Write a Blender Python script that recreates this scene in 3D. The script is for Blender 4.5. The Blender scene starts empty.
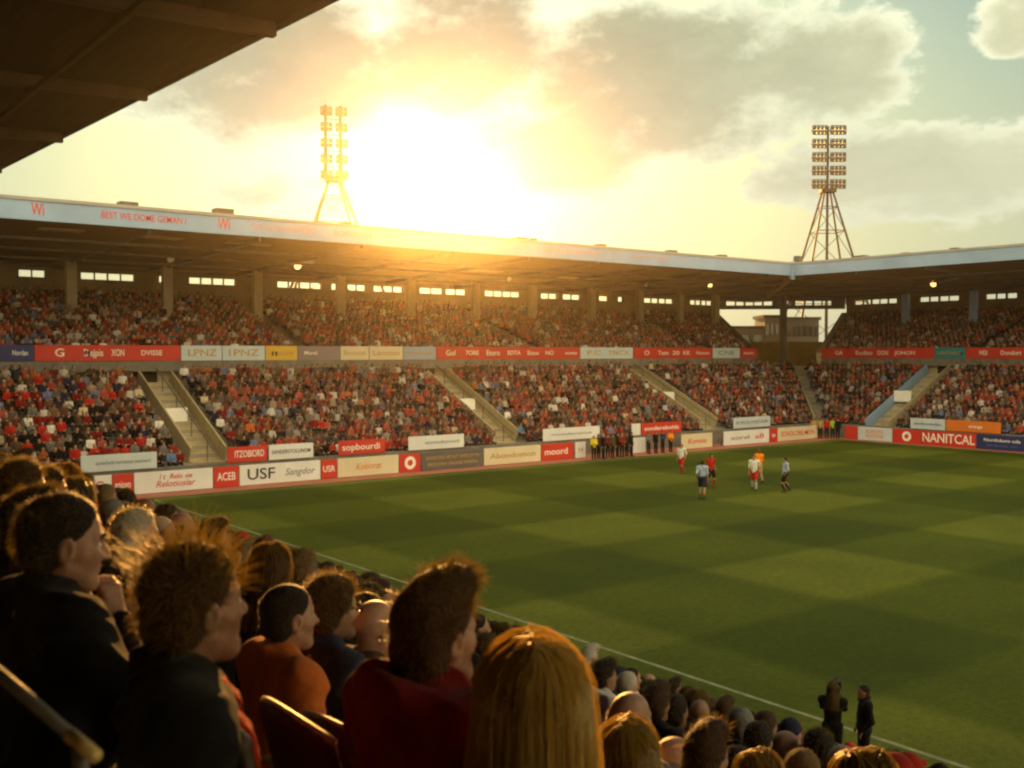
import bpy, math, random
import numpy as np
from mathutils import Vector, Matrix

random.seed(7)
RNG = np.random.default_rng(11)
scene = bpy.context.scene
COL = scene.collection
R = math.radians

# ------------------------------------------------------------------ camera
EYE = 7.2
FPX = 1035.0
cam_data = bpy.data.cameras.new("camera")
cam = bpy.data.objects.new("camera", cam_data)
COL.objects.link(cam)
cam.location = (0, 0, EYE)
cam.rotation_euler = (R(90 - 1.715), 0, R(-37.8))
cam_data.sensor_width = 36.0
cam_data.lens = FPX / 1024 * 36.0
cam_data.clip_start = 0.05
cam_data.clip_end = 3000
cam_data.dof.use_dof = True
cam_data.dof.focus_distance = 26.0
cam_data.dof.aperture_fstop = 4.5
scene.camera = cam

# ------------------------------------------------------------------ light
SUN_DIR = Vector((0.556, 0.831, 0.152)).normalized()        # towards the sun
SUN_EL = math.asin(SUN_DIR.z)
SUN_ROT = math.atan2(SUN_DIR.x, SUN_DIR.y)
sun_data = bpy.data.lights.new("sun", 'SUN')
sun_data.energy = 5.0
sun_data.angle = R(0.5)
sun_data.color = (1.0, 0.47, 0.10)
sun = bpy.data.objects.new("sun", sun_data)
COL.objects.link(sun)
sun.rotation_euler = SUN_DIR.to_track_quat('Z', 'Y').to_euler()
sun.location = (60, 90, 60)

world = bpy.data.worlds.new("World")
scene.world = world
world.use_nodes = True
scene.view_settings.view_transform = 'Standard'
scene.view_settings.look = 'None'
scene.view_settings.exposure = 0.85
scene.view_settings.gamma = 1.0
scene.view_settings.use_curve_mapping = False
scene.cycles.use_denoising = True
scene.cycles.max_bounces = 6
scene.cycles.diffuse_bounces = 3
scene.cycles.glossy_bounces = 2
scene.cycles.transmission_bounces = 3
scene.cycles.volume_bounces = 0
scene.cycles.transparent_max_bounces = 8
scene.cycles.sample_clamp_indirect = 6
scene.cycles.filter_width = 2.3
scene.render.film_transparent = False


class NT:
    """Small helper round a node tree."""
    def __init__(self, tree):
        self.t = tree
        self.t.nodes.clear()

    def n(self, kind, **kw):
        node = self.t.nodes.new(kind)
        for k, v in kw.items():
            if k == 'op':
                node.operation = v
            else:
                setattr(node, k, v)
        return node

    def l(self, a, b):
        self.t.links.new(a, b)

    def val(self, sock, v):
        if hasattr(v, 'is_output'):
            self.l(v, sock)
        else:
            sock.default_value = v

    def m(self, op, a, b=0.0, c=None, clamp=False):
        node = self.t.nodes.new('ShaderNodeMath')
        node.operation = op
        node.use_clamp = clamp
        self.val(node.inputs[0], a)
        self.val(node.inputs[1], b)
        if c is not None:
            self.val(node.inputs[2], c)
        return node.outputs[0]

    def mix(self, f, a, b, mode='MIX'):
        node = self.t.nodes.new('ShaderNodeMix')
        node.data_type = 'RGBA'
        node.blend_type = mode
        self.val(node.inputs[0], f)
        self.val(node.inputs[6], a)
        self.val(node.inputs[7], b)
        return node.outputs[2]

    def ramp(self, f, stops, interp='LINEAR'):
        node = self.t.nodes.new('ShaderNodeValToRGB')
        cr = node.color_ramp
        cr.interpolation = interp
        while len(cr.elements) < len(stops):
            cr.elements.new(0.5)
        for e, (p, c) in zip(cr.elements, stops):
            e.position = p
            e.color = c if len(c) == 4 else (*c, 1)
        self.val(node.inputs[0], f)
        return node.outputs[0]

    def maprange(self, v, a, b, c, d, smooth=False):
        node = self.t.nodes.new('ShaderNodeMapRange')
        node.interpolation_type = 'SMOOTHSTEP' if smooth else 'LINEAR'
        self.val(node.inputs[0], v)
        for i, x in enumerate((a, b, c, d)):
            self.val(node.inputs[i + 1], x)
        return node.outputs[0]

    def noise(self, vec, scale, detail=4, rough=0.55, dim='3D'):
        node = self.t.nodes.new('ShaderNodeTexNoise')
        node.noise_dimensions = dim
        if vec is not None:
            self.l(vec, node.inputs['Vector'])
        node.inputs['Scale'].default_value = scale
        node.inputs['Detail'].default_value = detail
        node.inputs['Roughness'].default_value = rough
        return node.outputs[0]


def build_sky():
    g = NT(world.node_tree)
    out = g.n('ShaderNodeOutputWorld')
    bg = g.n('ShaderNodeBackground')
    sky = g.n('ShaderNodeTexSky')
    sky.sky_type = 'NISHITA'
    sky.sun_disc = False
    sky.sun_elevation = SUN_EL
    sky.sun_rotation = SUN_ROT
    sky.altitude = 50
    sky.air_density = 1.6
    sky.dust_density = 3.0
    sky.ozone_density = 1.0
    tc = g.n('ShaderNodeTexCoord')
    d = tc.outputs['Generated']
    sep = g.n('ShaderNodeSeparateXYZ')
    g.l(d, sep.inputs[0])
    az = g.m('MULTIPLY', g.m('ARCTAN2', sep.outputs[0], sep.outputs[1]), 57.29578)     # degrees clockwise from +Y
    el = g.m('MULTIPLY', g.m('ARCSINE', sep.outputs[2]), 57.29578)
    # angle to the sun
    dot = g.n('ShaderNodeVectorMath', op='DOT_PRODUCT')
    g.l(d, dot.inputs[0])
    dot.inputs[1].default_value = SUN_DIR
    ang = g.m('MULTIPLY', g.m('ARCCOSINE', g.m('MINIMUM', dot.outputs['Value'], 0.99999)), 57.29578)
    # a little warp so that the cloud banks get lumpy outlines
    comb = g.n('ShaderNodeCombineXYZ')
    g.l(g.m('MULTIPLY', az, 0.06), comb.inputs[0])
    g.l(g.m('MULTIPLY', el, 0.095), comb.inputs[1])
    cv = comb.outputs[0]
    n1 = g.noise(cv, 3.4, 9, 0.60)
    n2 = g.noise(cv, 0.9, 3, 0.5)
    n3 = g.noise(cv, 7.0, 6, 0.6)
    mass = None
    for (a, e, sa, se, amp) in CLOUD_BANKS:
        da = g.m('DIVIDE', g.m('SUBTRACT', az, a), sa)
        de = g.m('DIVIDE', g.m('SUBTRACT', el, e), se)
        r2 = g.m('ADD', g.m('MULTIPLY', da, da), g.m('MULTIPLY', de, de))
        b = g.m('MULTIPLY', g.m('SUBTRACT', 1.0, r2), amp)
        mass = b if mass is None else g.m('SMOOTH_MAX', mass, b, 0.25)
    # banks in the part of the sky towards the camera's view; elsewhere scattered clouds from the broad noise
    back = g.maprange(ang, 45, 75, 0.0, 1.0, True)
    elsewhere = g.m('MULTIPLY', g.m('SUBTRACT', n2, 0.47), 4.0)
    base = g.m('ADD', g.m('MULTIPLY', mass, g.m('SUBTRACT', 1.0, back)), g.m('MULTIPLY', elsewhere, back))
    dens = g.m('ADD', base, g.m('MULTIPLY', g.m('SUBTRACT', n1, 0.5), 2.3))
    dens = g.m('ADD', dens, g.m('MULTIPLY', g.m('SUBTRACT', n3, 0.5), 1.7))
    cover = g.maprange(dens, 0.0, 0.42, 0.0, 1.0, True)
    thick = g.maprange(dens, 0.12, 1.0, 0.0, 1.0, True)
    near = g.m('POWER', 2.718, g.m('MULTIPLY', g.m('MULTIPLY', ang, ang), -1 / (2 * 13.0 ** 2)))   # glow round the sun
    near2 = g.m('POWER', 2.718, g.m('DIVIDE', ang, -3.2))
    wide = g.m('POWER', 2.718, g.m('DIVIDE', ang, -38.0))
    # clear sky: the Nishita gradient, warmed by low dust
    clear = g.mix(1.0, sky.outputs[0], (*SKY_TINT, 1), 'MULTIPLY')
    clear = g.mix(1.0, clear, (SKY_GAIN,) * 3 + (1,), 'MULTIPLY')
    low = g.maprange(el, 2, 22, 1.0, 0.0, True)
    body = g.mix(wide, (*CLOUD_FAR, 1), (*CLOUD_NEAR, 1))
    body = g.mix(g.m('MULTIPLY', near, 0.9), body, (*CLOUD_CORE, 1))
    edge = g.mix(wide, (*EDGE_FAR, 1), (*EDGE_NEAR, 1))
    lit = g.mix(thick, edge, body)
    shade = g.mix(1.0, lit, g.ramp(n3, [(0.30, (0.86,) * 3), (0.70, (1.12,) * 3)]), 'MULTIPLY')
    c = g.mix(cover, clear, shade)
    hz = g.mix(g.m('MULTIPLY', low, 0.75), c, g.mix(wide, (*HORIZON_FAR, 1), (*HORIZON_NEAR, 1)))
    glow = g.mix(near, (0, 0, 0, 1), (*GLOW, 1))
    glow2 = g.mix(near2, (0, 0, 0, 1), (*GLOW2, 1))
    hz = g.mix(1.0, hz, g.mix(g.maprange(ang, 48, 90, 0.0, 1.0, True), (1, 1, 1, 1), (*BEHIND, 1)), 'MULTIPLY')
    tot = g.mix(1.0, g.mix(1.0, hz, glow, 'ADD'), glow2, 'ADD')
    g.l(tot, bg.inputs['Color'])
    bg.inputs['Strength'].default_value = 0.1
    g.l(bg.outputs[0], out.inputs[0])


# colours of the sky, in units of the 0.1 strength above
SKY_TINT = (0.62, 0.98, 1.22)
SKY_GAIN = 0.56
CLOUD_FAR, CLOUD_NEAR = (5.6, 4.9, 3.1), (2.5, 3.25, 1.95)
EDGE_FAR, EDGE_NEAR = (9.0, 8.0, 5.2), (3.4, 4.8, 3.8)
HORIZON_FAR, HORIZON_NEAR = (4.2, 4.0, 2.8), (2.6, 3.3, 2.8)
GLOW, GLOW2 = (0.0, 0.0, 0.0), (0.8, 2.4, 4.0)
CLOUD_CORE = (0.2, 0.8, 0.9)
BEHIND = (3.7, 3.05, 2.3)
CLOUD_BANKS = [(46.5, 14.4, 10.5, 4.6, 1.3), (39.5, 10.8, 7.5, 3.0, 1.0), (25.0, 15.0, 10.0, 4.6, 1.2), (53.5, 15.0, 6.5, 3.6, 1.1), (35.0, 16.0, 7.0, 4.6, 1.15),
               (59.0, 9.0, 9.5, 2.9, 1.2), (63.8, 16.0, 2.8, 2.0, 1.1), (66.0, 12.4, 1.8, 1.1, 0.8), (28.0, 8.6, 6.0, 1.2, 0.5)]
build_sky()


# ------------------------------------------------------------------ materials
MATS = {}


def new_mat(name):
    m = bpy.data.materials.new(name)
    m.use_nodes = True
    return m, NT(m.node_tree)


def mat(name, color, rough=0.7, var=0.25, scale=6.0, bump=0.0, bscale=None, metal=0.0, spec=0.3, trans=0.0, objcol=False, stretch=None):
    if name in MATS:
        return MATS[name]
    m, g = new_mat(name)
    out = g.n('ShaderNodeOutputMaterial')
    p = g.n('ShaderNodeBsdfPrincipled')
    tc = g.n('ShaderNodeTexCoord')
    vec = tc.outputs['Object']
    if stretch:
        mp = g.n('ShaderNodeMapping')
        g.l(vec, mp.inputs[0])
        mp.inputs['Scale'].default_value = stretch
        vec = mp.outputs[0]
    n = g.noise(vec, scale, 5, 0.6)
    f = g.ramp(n, [(0.28, (1 - var,) * 3), (0.72, (1 + var,) * 3)])
    if objcol:
        oi = g.n('ShaderNodeObjectInfo')
        base = oi.outputs['Color']
    else:
        base = (*color, 1)
    c = g.mix(1.0, base, f, 'MULTIPLY')
    g.l(c, p.inputs['Base Color'])
    p.inputs['Roughness'].default_value = rough
    p.inputs['Metallic'].default_value = metal
    p.inputs['Specular IOR Level'].default_value = spec
    if bump:
        b = g.n('ShaderNodeBump')
        b.inputs['Strength'].default_value = bump
        b.inputs['Distance'].default_value = 0.02
        g.l(g.noise(vec, bscale or scale * 4, 5, 0.6), b.inputs['Height'])
        g.l(b.outputs[0], p.inputs['Normal'])
    if trans:
        tr = g.n('ShaderNodeBsdfTranslucent')
        g.l(c, tr.inputs[0])
        mx = g.n('ShaderNodeMixShader')
        mx.inputs[0].default_value = trans
        g.l(p.outputs[0], mx.inputs[1])
        g.l(tr.outputs[0], mx.inputs[2])
        g.l(mx.outputs[0], out.inputs[0])
    else:
        g.l(p.outputs[0], out.inputs[0])
    MATS[name] = m
    return m


# ------------------------------------------------------------------ mesh helpers
class MB:
    """Collects vertices and faces for one mesh."""
    def __init__(self):
        self.v, self.f = [], []

    def add(self, vs, fs):
        o = len(self.v)
        self.v.extend([tuple(p) for p in vs])
        self.f.extend([tuple(i + o for i in q) for q in fs])
        return self

    def box(self, x0, x1, y0, y1, z0, z1):
        vs = [(x, y, z) for z in (z0, z1) for y in (y0, y1) for x in (x0, x1)]
        return self.add(vs, [(0, 2, 3, 1), (4, 5, 7, 6), (0, 1, 5, 4), (2, 6, 7, 3), (0, 4, 6, 2), (1, 3, 7, 5)])

    def prism(self, poly, z0, z1):
        """Vertical prism over a plan polygon (anticlockwise)."""
        n = len(poly)
        z0f = z0 if callable(z0) else (lambda x, y: z0)
        z1f = z1 if callable(z1) else (lambda x, y: z1)
        vs = [(x, y, z0f(x, y)) for x, y in poly] + [(x, y, z1f(x, y)) for x, y in poly]
        fs = [tuple(reversed(range(n))), tuple(range(n, 2 * n))]
        fs += [(i, (i + 1) % n, n + (i + 1) % n, n + i) for i in range(n)]
        return self.add(vs, fs)

    def bar(self, a, b, w, h=None, up=(0, 0, 1)):
        """Rectangular bar from a to b."""
        a, b = Vector(a), Vector(b)
        h = w if h is None else h
        d = (b - a).normalized()
        u = Vector(up)
        if abs(d.dot(u)) > 0.98:
            u = Vector((1, 0, 0))
        s = d.cross(u).normalized()
        t = s.cross(d).normalized()
        vs = []
        for p in (a, b):
            for (i, j) in ((-1, -1), (1, -1), (1, 1), (-1, 1)):
                vs.append(p + s * (w / 2 * i) + t * (h / 2 * j))
        return self.add(vs, [(0, 3, 2, 1), (4, 5, 6, 7), (0, 1, 5, 4), (1, 2, 6, 5), (2, 3, 7, 6), (3, 0, 4, 7)])

    def tube(self, pts, r, sides=8, cap=True):
        pts = [Vector(p) for p in pts]
        rs = r if isinstance(r, (list, tuple)) else [r] * len(pts)
        vs, fs = [], []
        prev = None
        for i, p in enumerate(pts):
            d = (pts[min(i + 1, len(pts) - 1)] - pts[max(i - 1, 0)]).normalized()
            if prev is None:
                u = Vector((0, 0, 1)) if abs(d.z) < 0.9 else Vector((1, 0, 0))
            else:
                u = prev
            s = d.cross(u).normalized()
            u = s.cross(d).normalized()
            prev = u
            for k in range(sides):
                a = 2 * math.pi * k / sides
                vs.append(p + s * (math.cos(a) * rs[i]) + u * (math.sin(a) * rs[i]))
        for i in range(len(pts) - 1):
            for k in range(sides):
                k2 = (k + 1) % sides
                fs.append((i * sides + k, i * sides + k2, (i + 1) * sides + k2, (i + 1) * sides + k))
        if cap:
            fs.append(tuple(reversed(range(sides))))
            fs.append(tuple((len(pts) - 1) * sides + k for k in range(sides)))
        return self.add(vs, fs)

    def build(self, name, material, parent=None, smooth=False, bevel=0.0):
        me = bpy.data.meshes.new(name)
        me.from_pydata(self.v, [], self.f)
        me.update()
        return link(name, me, material, parent, smooth, bevel)


def link(name, me, material, parent=None, smooth=False, bevel=0.0):
    for mm in (material if isinstance(material, (list, tuple)) else [material]):
        if mm is not None:
            me.materials.append(mm)
    if smooth:
        me.polygons.foreach_set('use_smooth', [True] * len(me.polygons))
    o = bpy.data.objects.new(name, me)
    COL.objects.link(o)
    if parent is not None:
        o.parent = parent
    if bevel:
        b = o.modifiers.new('bevel', 'BEVEL')
        b.width = bevel
        b.segments = 2
        b.limit_method = 'ANGLE'
    return o


def np_mesh(name, verts, quads, tris=None):
    """Mesh from numpy arrays."""
    me = bpy.data.meshes.new(name)
    verts = np.asarray(verts, dtype=np.float32)
    nq = len(quads)
    nt = 0 if tris is None else len(tris)
    loops = np.concatenate([np.asarray(quads, dtype=np.int32).ravel()] + ([np.asarray(tris, dtype=np.int32).ravel()] if nt else []))
    start = np.concatenate([np.arange(nq) * 4, nq * 4 + np.arange(nt) * 3]).astype(np.int32)
    me.vertices.add(len(verts))
    me.vertices.foreach_set('co', verts.ravel())
    me.loops.add(len(loops))
    me.loops.foreach_set('vertex_index', loops)
    me.polygons.add(nq + nt)
    me.polygons.foreach_set('loop_start', start)
    me.update(calc_edges=True)
    me.validate()
    return me


def tag(o, label=None, cat=None, group=None, kind=None):
    if label:
        o['label'] = label
    if cat:
        o['category'] = cat
    if group:
        o['group'] = group
    if kind:
        o['kind'] = kind
    return o


def empty(name, loc, rz=0.0):
    o = bpy.data.objects.new(name, None)
    COL.objects.link(o)
    o.location = loc
    o.rotation_euler = (0, 0, rz)
    o.empty_display_size = 0.2
    return o


FW = Vector((math.sin(R(37.8)), math.cos(R(37.8)), 0))
RT = Vector((math.cos(R(37.8)), -math.sin(R(37.8)), 0))


def ray(px, py):
    """Direction from the eye for a point of the photograph (level forward component about 1)."""
    c, s = math.cos(R(1.715)), math.sin(R(1.715))
    u = (px - 512) / FPX
    v = (384 - py) / FPX
    f = c + v * s
    z = -s + v * c
    return (FW * f + RT * u + Vector((0, 0, z)))


def on_y(px, Y):
    """x of the place where the photograph's column px crosses the wall at Y."""
    d = ray(px, 353)
    return d.x / d.y * Y


def on_x(px, X):
    d = ray(px, 353)
    return d.y / d.x * X


def at_depth(px, py, D):
    d = ray(px, py)
    return Vector((0, 0, EYE)) + d * D


def project(p):
    q = p - Vector((0, 0, EYE))
    c, s = math.cos(R(1.715)), math.sin(R(1.715))
    f = q.dot(FW) * c - q.z * s
    z = q.dot(FW) * s + q.z * c
    return 512 + FPX * q.dot(RT) / f, 384 - FPX * z / f, f


def text_mesh(body, size, width=None, italic=False, bold=0.0, spacing=1.0):
    cu = bpy.data.curves.new('lettering', 'FONT')
    cu.body = body
    cu.size = size
    cu.align_x = 'CENTER'
    cu.align_y = 'CENTER'
    cu.extrude = 0.004
    cu.offset = min(bold, 0.010 * size)
    cu.space_character = spacing
    cu.resolution_u = 3
    if italic:
        cu.shear = 0.3
    ob = bpy.data.objects.new('lettering', cu)
    COL.objects.link(ob)
    dg = bpy.context.evaluated_depsgraph_get()
    dg.update()
    me = bpy.data.meshes.new_from_object(ob.evaluated_get(dg))
    bpy.data.objects.remove(ob)
    bpy.data.curves.remove(cu)
    if width:
        xs = [v.co.x for v in me.vertices]
        if xs:
            w = max(xs) - min(xs)
            c = (max(xs) + min(xs)) / 2
            for v in me.vertices:
                v.co.x = (v.co.x - c) * width / w
    me.name = 'lettering'
    return me
# ------------------------------------------------------------------ ground and pitch
TOUCH_X = 17.1          # near touchline
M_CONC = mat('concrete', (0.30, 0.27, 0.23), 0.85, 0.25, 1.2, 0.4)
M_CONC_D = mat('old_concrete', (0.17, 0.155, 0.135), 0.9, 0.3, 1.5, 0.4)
M_CREAM = mat('cream_paint', (0.42, 0.35, 0.22), 0.6, 0.12, 2.0, 0.1)
M_STEEL = mat('painted_steel', (0.10, 0.09, 0.08), 0.5, 0.3, 3.0, 0.1)
M_MAST = mat('mast_steel', (0.05, 0.03, 0.02), 0.6, 0.3, 2.0)
M_ROOF = mat('roof_lining', (0.15, 0.10, 0.045), 0.8, 0.25, 0.6, 0.2, stretch=(1, 6, 1))
M_SHEET = mat('roof_sheet', (0.30, 0.30, 0.30), 0.5, 0.2, 0.5, 0.2)
M_FASCIA = mat('fascia_paint', (0.24, 0.36, 0.56), 0.5, 0.14, 0.35, 0.05)
M_RED = mat('red_paint', (0.50, 0.022, 0.012), 0.5, 0.12, 1.5)
M_WHITE = mat('white_paint', (0.78, 0.77, 0.74), 0.5, 0.08, 2.0)
M_RUBBER = mat('dark_rubber', (0.02, 0.02, 0.02), 0.7, 0.2, 5)
M_TRACK = mat('red_track', (0.34, 0.13, 0.09), 0.9, 0.18, 0.8, 0.2)
M_ASPHALT = mat('asphalt', (0.055, 0.052, 0.05), 0.9, 0.3, 2.0, 0.3)


def pitch_material():
    m, g = new_mat('mown_grass')
    out = g.n('ShaderNodeOutputMaterial')
    p = g.n('ShaderNodeBsdfPrincipled')
    geo = g.n('ShaderNodeNewGeometry')
    sep = g.n('ShaderNodeSeparateXYZ')
    g.l(geo.outputs['Position'], sep.inputs[0])
    wob = g.m('MULTIPLY', g.m('SUBTRACT', g.noise(geo.outputs['Position'], 0.9, 3), 0.5), 0.35)
    def stripe(sock, off, w):
        a = g.m('DIVIDE', g.m('ADD', g.m('SUBTRACT', sock, off), wob), w)
        s = g.m('SINE', g.m('MULTIPLY', a, math.pi))
        return g.maprange(s, -0.20, 0.20, 0.0, 1.0, True)
    sx = stripe(sep.outputs[0], 25.8, 6.5)
    sy = stripe(sep.outputs[1], 17.7, 5.4)
    # mowing lays the grass both ways: the crossed passes give a chequer, each pass a faint stripe
    chk = g.m('ADD', g.m('MULTIPLY', sx, 0.5), g.m('MULTIPLY', sy, 0.5))
    n1 = g.noise(geo.outputs['Position'], 0.25, 4)
    n2 = g.noise(geo.outputs['Position'], 5.0, 6, 0.7)
    n3 = g.noise(geo.outputs['Position'], 42.0, 3, 0.7)
    col = g.ramp(chk, [(0.0, (0.040, 0.063, 0.003)), (0.5, (0.060, 0.085, 0.005)), (1.0, (0.100, 0.126, 0.014))])
    col = g.mix(1.0, col, g.ramp(n1, [(0.3, (0.82, 0.84, 0.8)), (0.7, (1.15, 1.12, 1.1))]), 'MULTIPLY')
    col = g.mix(1.0, col, g.ramp(n2, [(0.3, (0.72, 0.74, 0.7)), (0.7, (1.24, 1.2, 1.2))]), 'MULTIPLY')
    col = g.mix(1.0, col, g.ramp(n3, [(0.3, (0.62, 0.64, 0.6)), (0.7, (1.36, 1.3, 1.2))]), 'MULTIPLY')
    g.l(col, p.inputs['Base Color'])
    p.inputs['Roughness'].default_value = 0.85
    p.inputs['Specular IOR Level'].default_value = 0.15
    b = g.n('ShaderNodeBump')
    b.inputs['Strength'].default_value = 0.7
    b.inputs['Distance'].default_value = 0.04
    g.l(n3, b.inputs['Height'])
    g.l(b.outputs[0], p.inputs['Normal'])
    g.l(p.outputs[0], out.inputs[0])
    return m


def sheet(name, x0, x1, y0, y1, z, m):
    b = MB()
    b.add([(x0, y0, z), (x1, y0, z), (x1, y1, z), (x0, y1, z)], [(0, 1, 2, 3)])
    return tag(b.build(name, m), kind='structure')


sheet('ground', -60, 160, -64, 112, 0.0, M_ASPHALT)
sheet('running_track', 13.2, 76.9, -60, 55.1, 0.004, M_TRACK)
sheet('pitch', 15.6, 74.2, -60, 51.4, 0.012, pitch_material())
M_LINE = mat('chalk_line', (0.20, 0.22, 0.14), 0.9, 0.35, 3.0)
sheet('touchline', TOUCH_X - 0.06, TOUCH_X + 0.06, -60, 50.6, 0.016, M_LINE)
sheet('goal_line', TOUCH_X + 0.06, 73.2, 50.54, 50.66, 0.016, M_LINE)

# ------------------------------------------------------------------ the two far stands
FY, FX = 55.0, 76.8             # front walls
L_ROWS, L_DEP, L_Z, L_RISE = 12, 0.8, 0.66, 0.409
U_ROWS, U_DEP, U_Z, U_RISE = 15, 0.8, 6.75, 0.272
S_UP = 10.0
MAIN_X0, RIGHT_Y0 = -24.0, 2.0
AISLES_MAIN = [0.9, 22.0, 43.0, 63.6]
AISLES_RIGHT = [49.6, 28.5]
GAP_MAIN = lambda s: 80.3 + (s - 10) / 12.2 * 8.0
GAP_RIGHT = lambda s: 62.0 + (s - 10) / 12.2 * 5.6
MITRE = lambda s: FX + s        # x of the corner line on the main side; y of it on the right side is FY + s


def lower_profile(n):
    return 0.4 + L_DEP * n, 0.4 + L_DEP * (n + 1), L_Z + L_RISE * n


def upper_profile(n):
    return S_UP + 0.2 + U_DEP * n, S_UP + 0.2 + U_DEP * (n + 1), U_Z + U_RISE * n


main_stand = tag(empty('football_stand', (30, FY, 0)), 'long two tier stand under the low sun, roof fascia with red lettering', 'stand')
right_stand = tag(empty('football_stand', (FX, 30, 0)), 'two tier stand right of the open corner, with red and teal balcony panels', 'stand')


def local(parent):
    """Parts are modelled in world coordinates; shift them under their thing."""
    def fix(o):
        o.parent = parent
        o.matrix_parent_inverse = Matrix.Translation(parent.location).inverted()
        return o
    return fix


ML, RL = local(main_stand), local(right_stand)

# terraces
m1, m2, r1, r2 = MB(), MB(), MB(), MB()
m1.prism([(MAIN_X0, FY), (MITRE(0), FY), (MITRE(0.4), FY + 0.4), (MAIN_X0, FY + 0.4)], 0, 0.6)
r1.prism([(FX, RIGHT_Y0), (FX + 0.4, RIGHT_Y0), (FX + 0.4, FY + 0.4), (FX, FY)], 0, 0.6)
for n in range(L_ROWS):
    a, b, z = lower_profile(n)
    m1.prism([(MAIN_X0, FY + a), (MITRE(a), FY + a), (MITRE(b), FY + b), (MAIN_X0, FY + b)], z - 1.0 if n else 0, z)
    r1.prism([(FX + a, RIGHT_Y0), (FX + b, RIGHT_Y0), (FX + b, FY + b), (FX + a, FY + a)], z - 1.0 if n else 0, z)
for n in range(U_ROWS):
    a, b, z = upper_profile(n)
    m2.prism([(MAIN_X0, FY + a), (GAP_MAIN(a), FY + a), (GAP_MAIN(b), FY + b), (MAIN_X0, FY + b)], z - 0.7, z)
    r2.prism([(FX + a, RIGHT_Y0), (FX + b, RIGHT_Y0), (FX + b, GAP_RIGHT(b)), (FX + a, GAP_RIGHT(a))], z - 0.7, z)
ML(m1.build('lower_terrace', M_CONC))
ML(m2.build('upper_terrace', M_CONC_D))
RL(r1.build('lower_terrace', M_CONC))
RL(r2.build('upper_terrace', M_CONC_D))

# parapet walls in front of the lower tier, balcony fronts of the upper tier
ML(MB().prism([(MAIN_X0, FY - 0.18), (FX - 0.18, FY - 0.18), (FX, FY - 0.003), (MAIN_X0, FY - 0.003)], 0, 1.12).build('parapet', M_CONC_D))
RL(MB().prism([(FX - 0.18, RIGHT_Y0), (FX - 0.003, RIGHT_Y0), (FX - 0.003, FY - 0.006), (FX - 0.18, FY - 0.183)], 0, 1.12).build('parapet', M_CONC_D))
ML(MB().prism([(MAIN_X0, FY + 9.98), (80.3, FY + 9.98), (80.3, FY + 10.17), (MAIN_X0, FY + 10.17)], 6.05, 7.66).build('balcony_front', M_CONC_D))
RL(MB().prism([(FX + 9.98, RIGHT_Y0), (FX + 10.17, RIGHT_Y0), (FX + 10.17, 62.0), (FX + 9.98, 62.0)], 6.05, 7.66).build('balcony_front', M_CONC_D))
# wall under the upper tier
ML(MB().prism([(MAIN_X0, FY + 10.6), (80.3, FY + 10.6), (80.3, FY + 10.9), (MAIN_X0, FY + 10.9)], 0, 6.1).build('concourse_wall', M_CREAM))
RL(MB().prism([(FX + 10.6, RIGHT_Y0), (FX + 10.9, RIGHT_Y0), (FX + 10.9, 62.0), (FX + 10.6, 62.0)], 0, 6.1).build('concourse_wall', M_CREAM))
# wall round the back of the open corner
cw = MB()
cw.prism([(80.35, FY + 10.6), (87.5, FY + 10.6), (87.5, FY + 10.9), (80.35, FY + 10.9)], 0, 5.9)
cw.prism([(FX + 10.6, 62.05), (FX + 10.9, 62.05), (FX + 10.9, FY + 10.55), (FX + 10.6, FY + 10.55)], 0, 5.9)
ML(cw.build('corner_wall', M_CREAM))
# sloping raker beams at the two open ends
S_END = 22.2
zu = lambda s: U_Z + U_RISE * (s - 10.2) / U_DEP
ML(MB().bar((80.5, FY + 10, zu(10) + 0.1), (GAP_MAIN(S_END) + 0.2, FY + S_END, zu(S_END) + 0.35), 0.35, 1.1).build('raker_beam', M_STEEL))
RL(MB().bar((FX + 9.9, 62.25, zu(10) - 0.1), (FX + S_END, GAP_RIGHT(S_END) + 0.25, zu(S_END) + 0.2), 0.5, 1.3).build('raker_beam', M_CREAM))

# back walls with the row of high window slots
WZ0, WZ1, WTOP = 12.42, 13.0, 13.5
BACK_Y, BACK_X = FY + S_END, FX + S_END
WIN_M = [(20, 46), (82, 135), (160, 167), (190, 236), (278, 322), (332, 337), (348, 366), (374, 403), (420, 443), (446, 466), (485, 520), (541, 557), (563, 580), (599, 608), (618, 623), (644, 673), (690, 712)]
WIN_R = [(837, 842), (854, 896), (919, 958), (973, 977), (985, 1016)]
WIN_C = [(726, 772), (785, 790), (795, 831)]
M_BACKW = mat('back_wall_render', (0.20, 0.145, 0.075), 0.8, 0.2, 0.8)
M_COLUMN = mat('column_paint', (0.30, 0.24, 0.15), 0.7, 0.15, 2.0)
M_FRAME = mat('window_frame', (0.25, 0.2, 0.14), 0.6)


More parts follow.
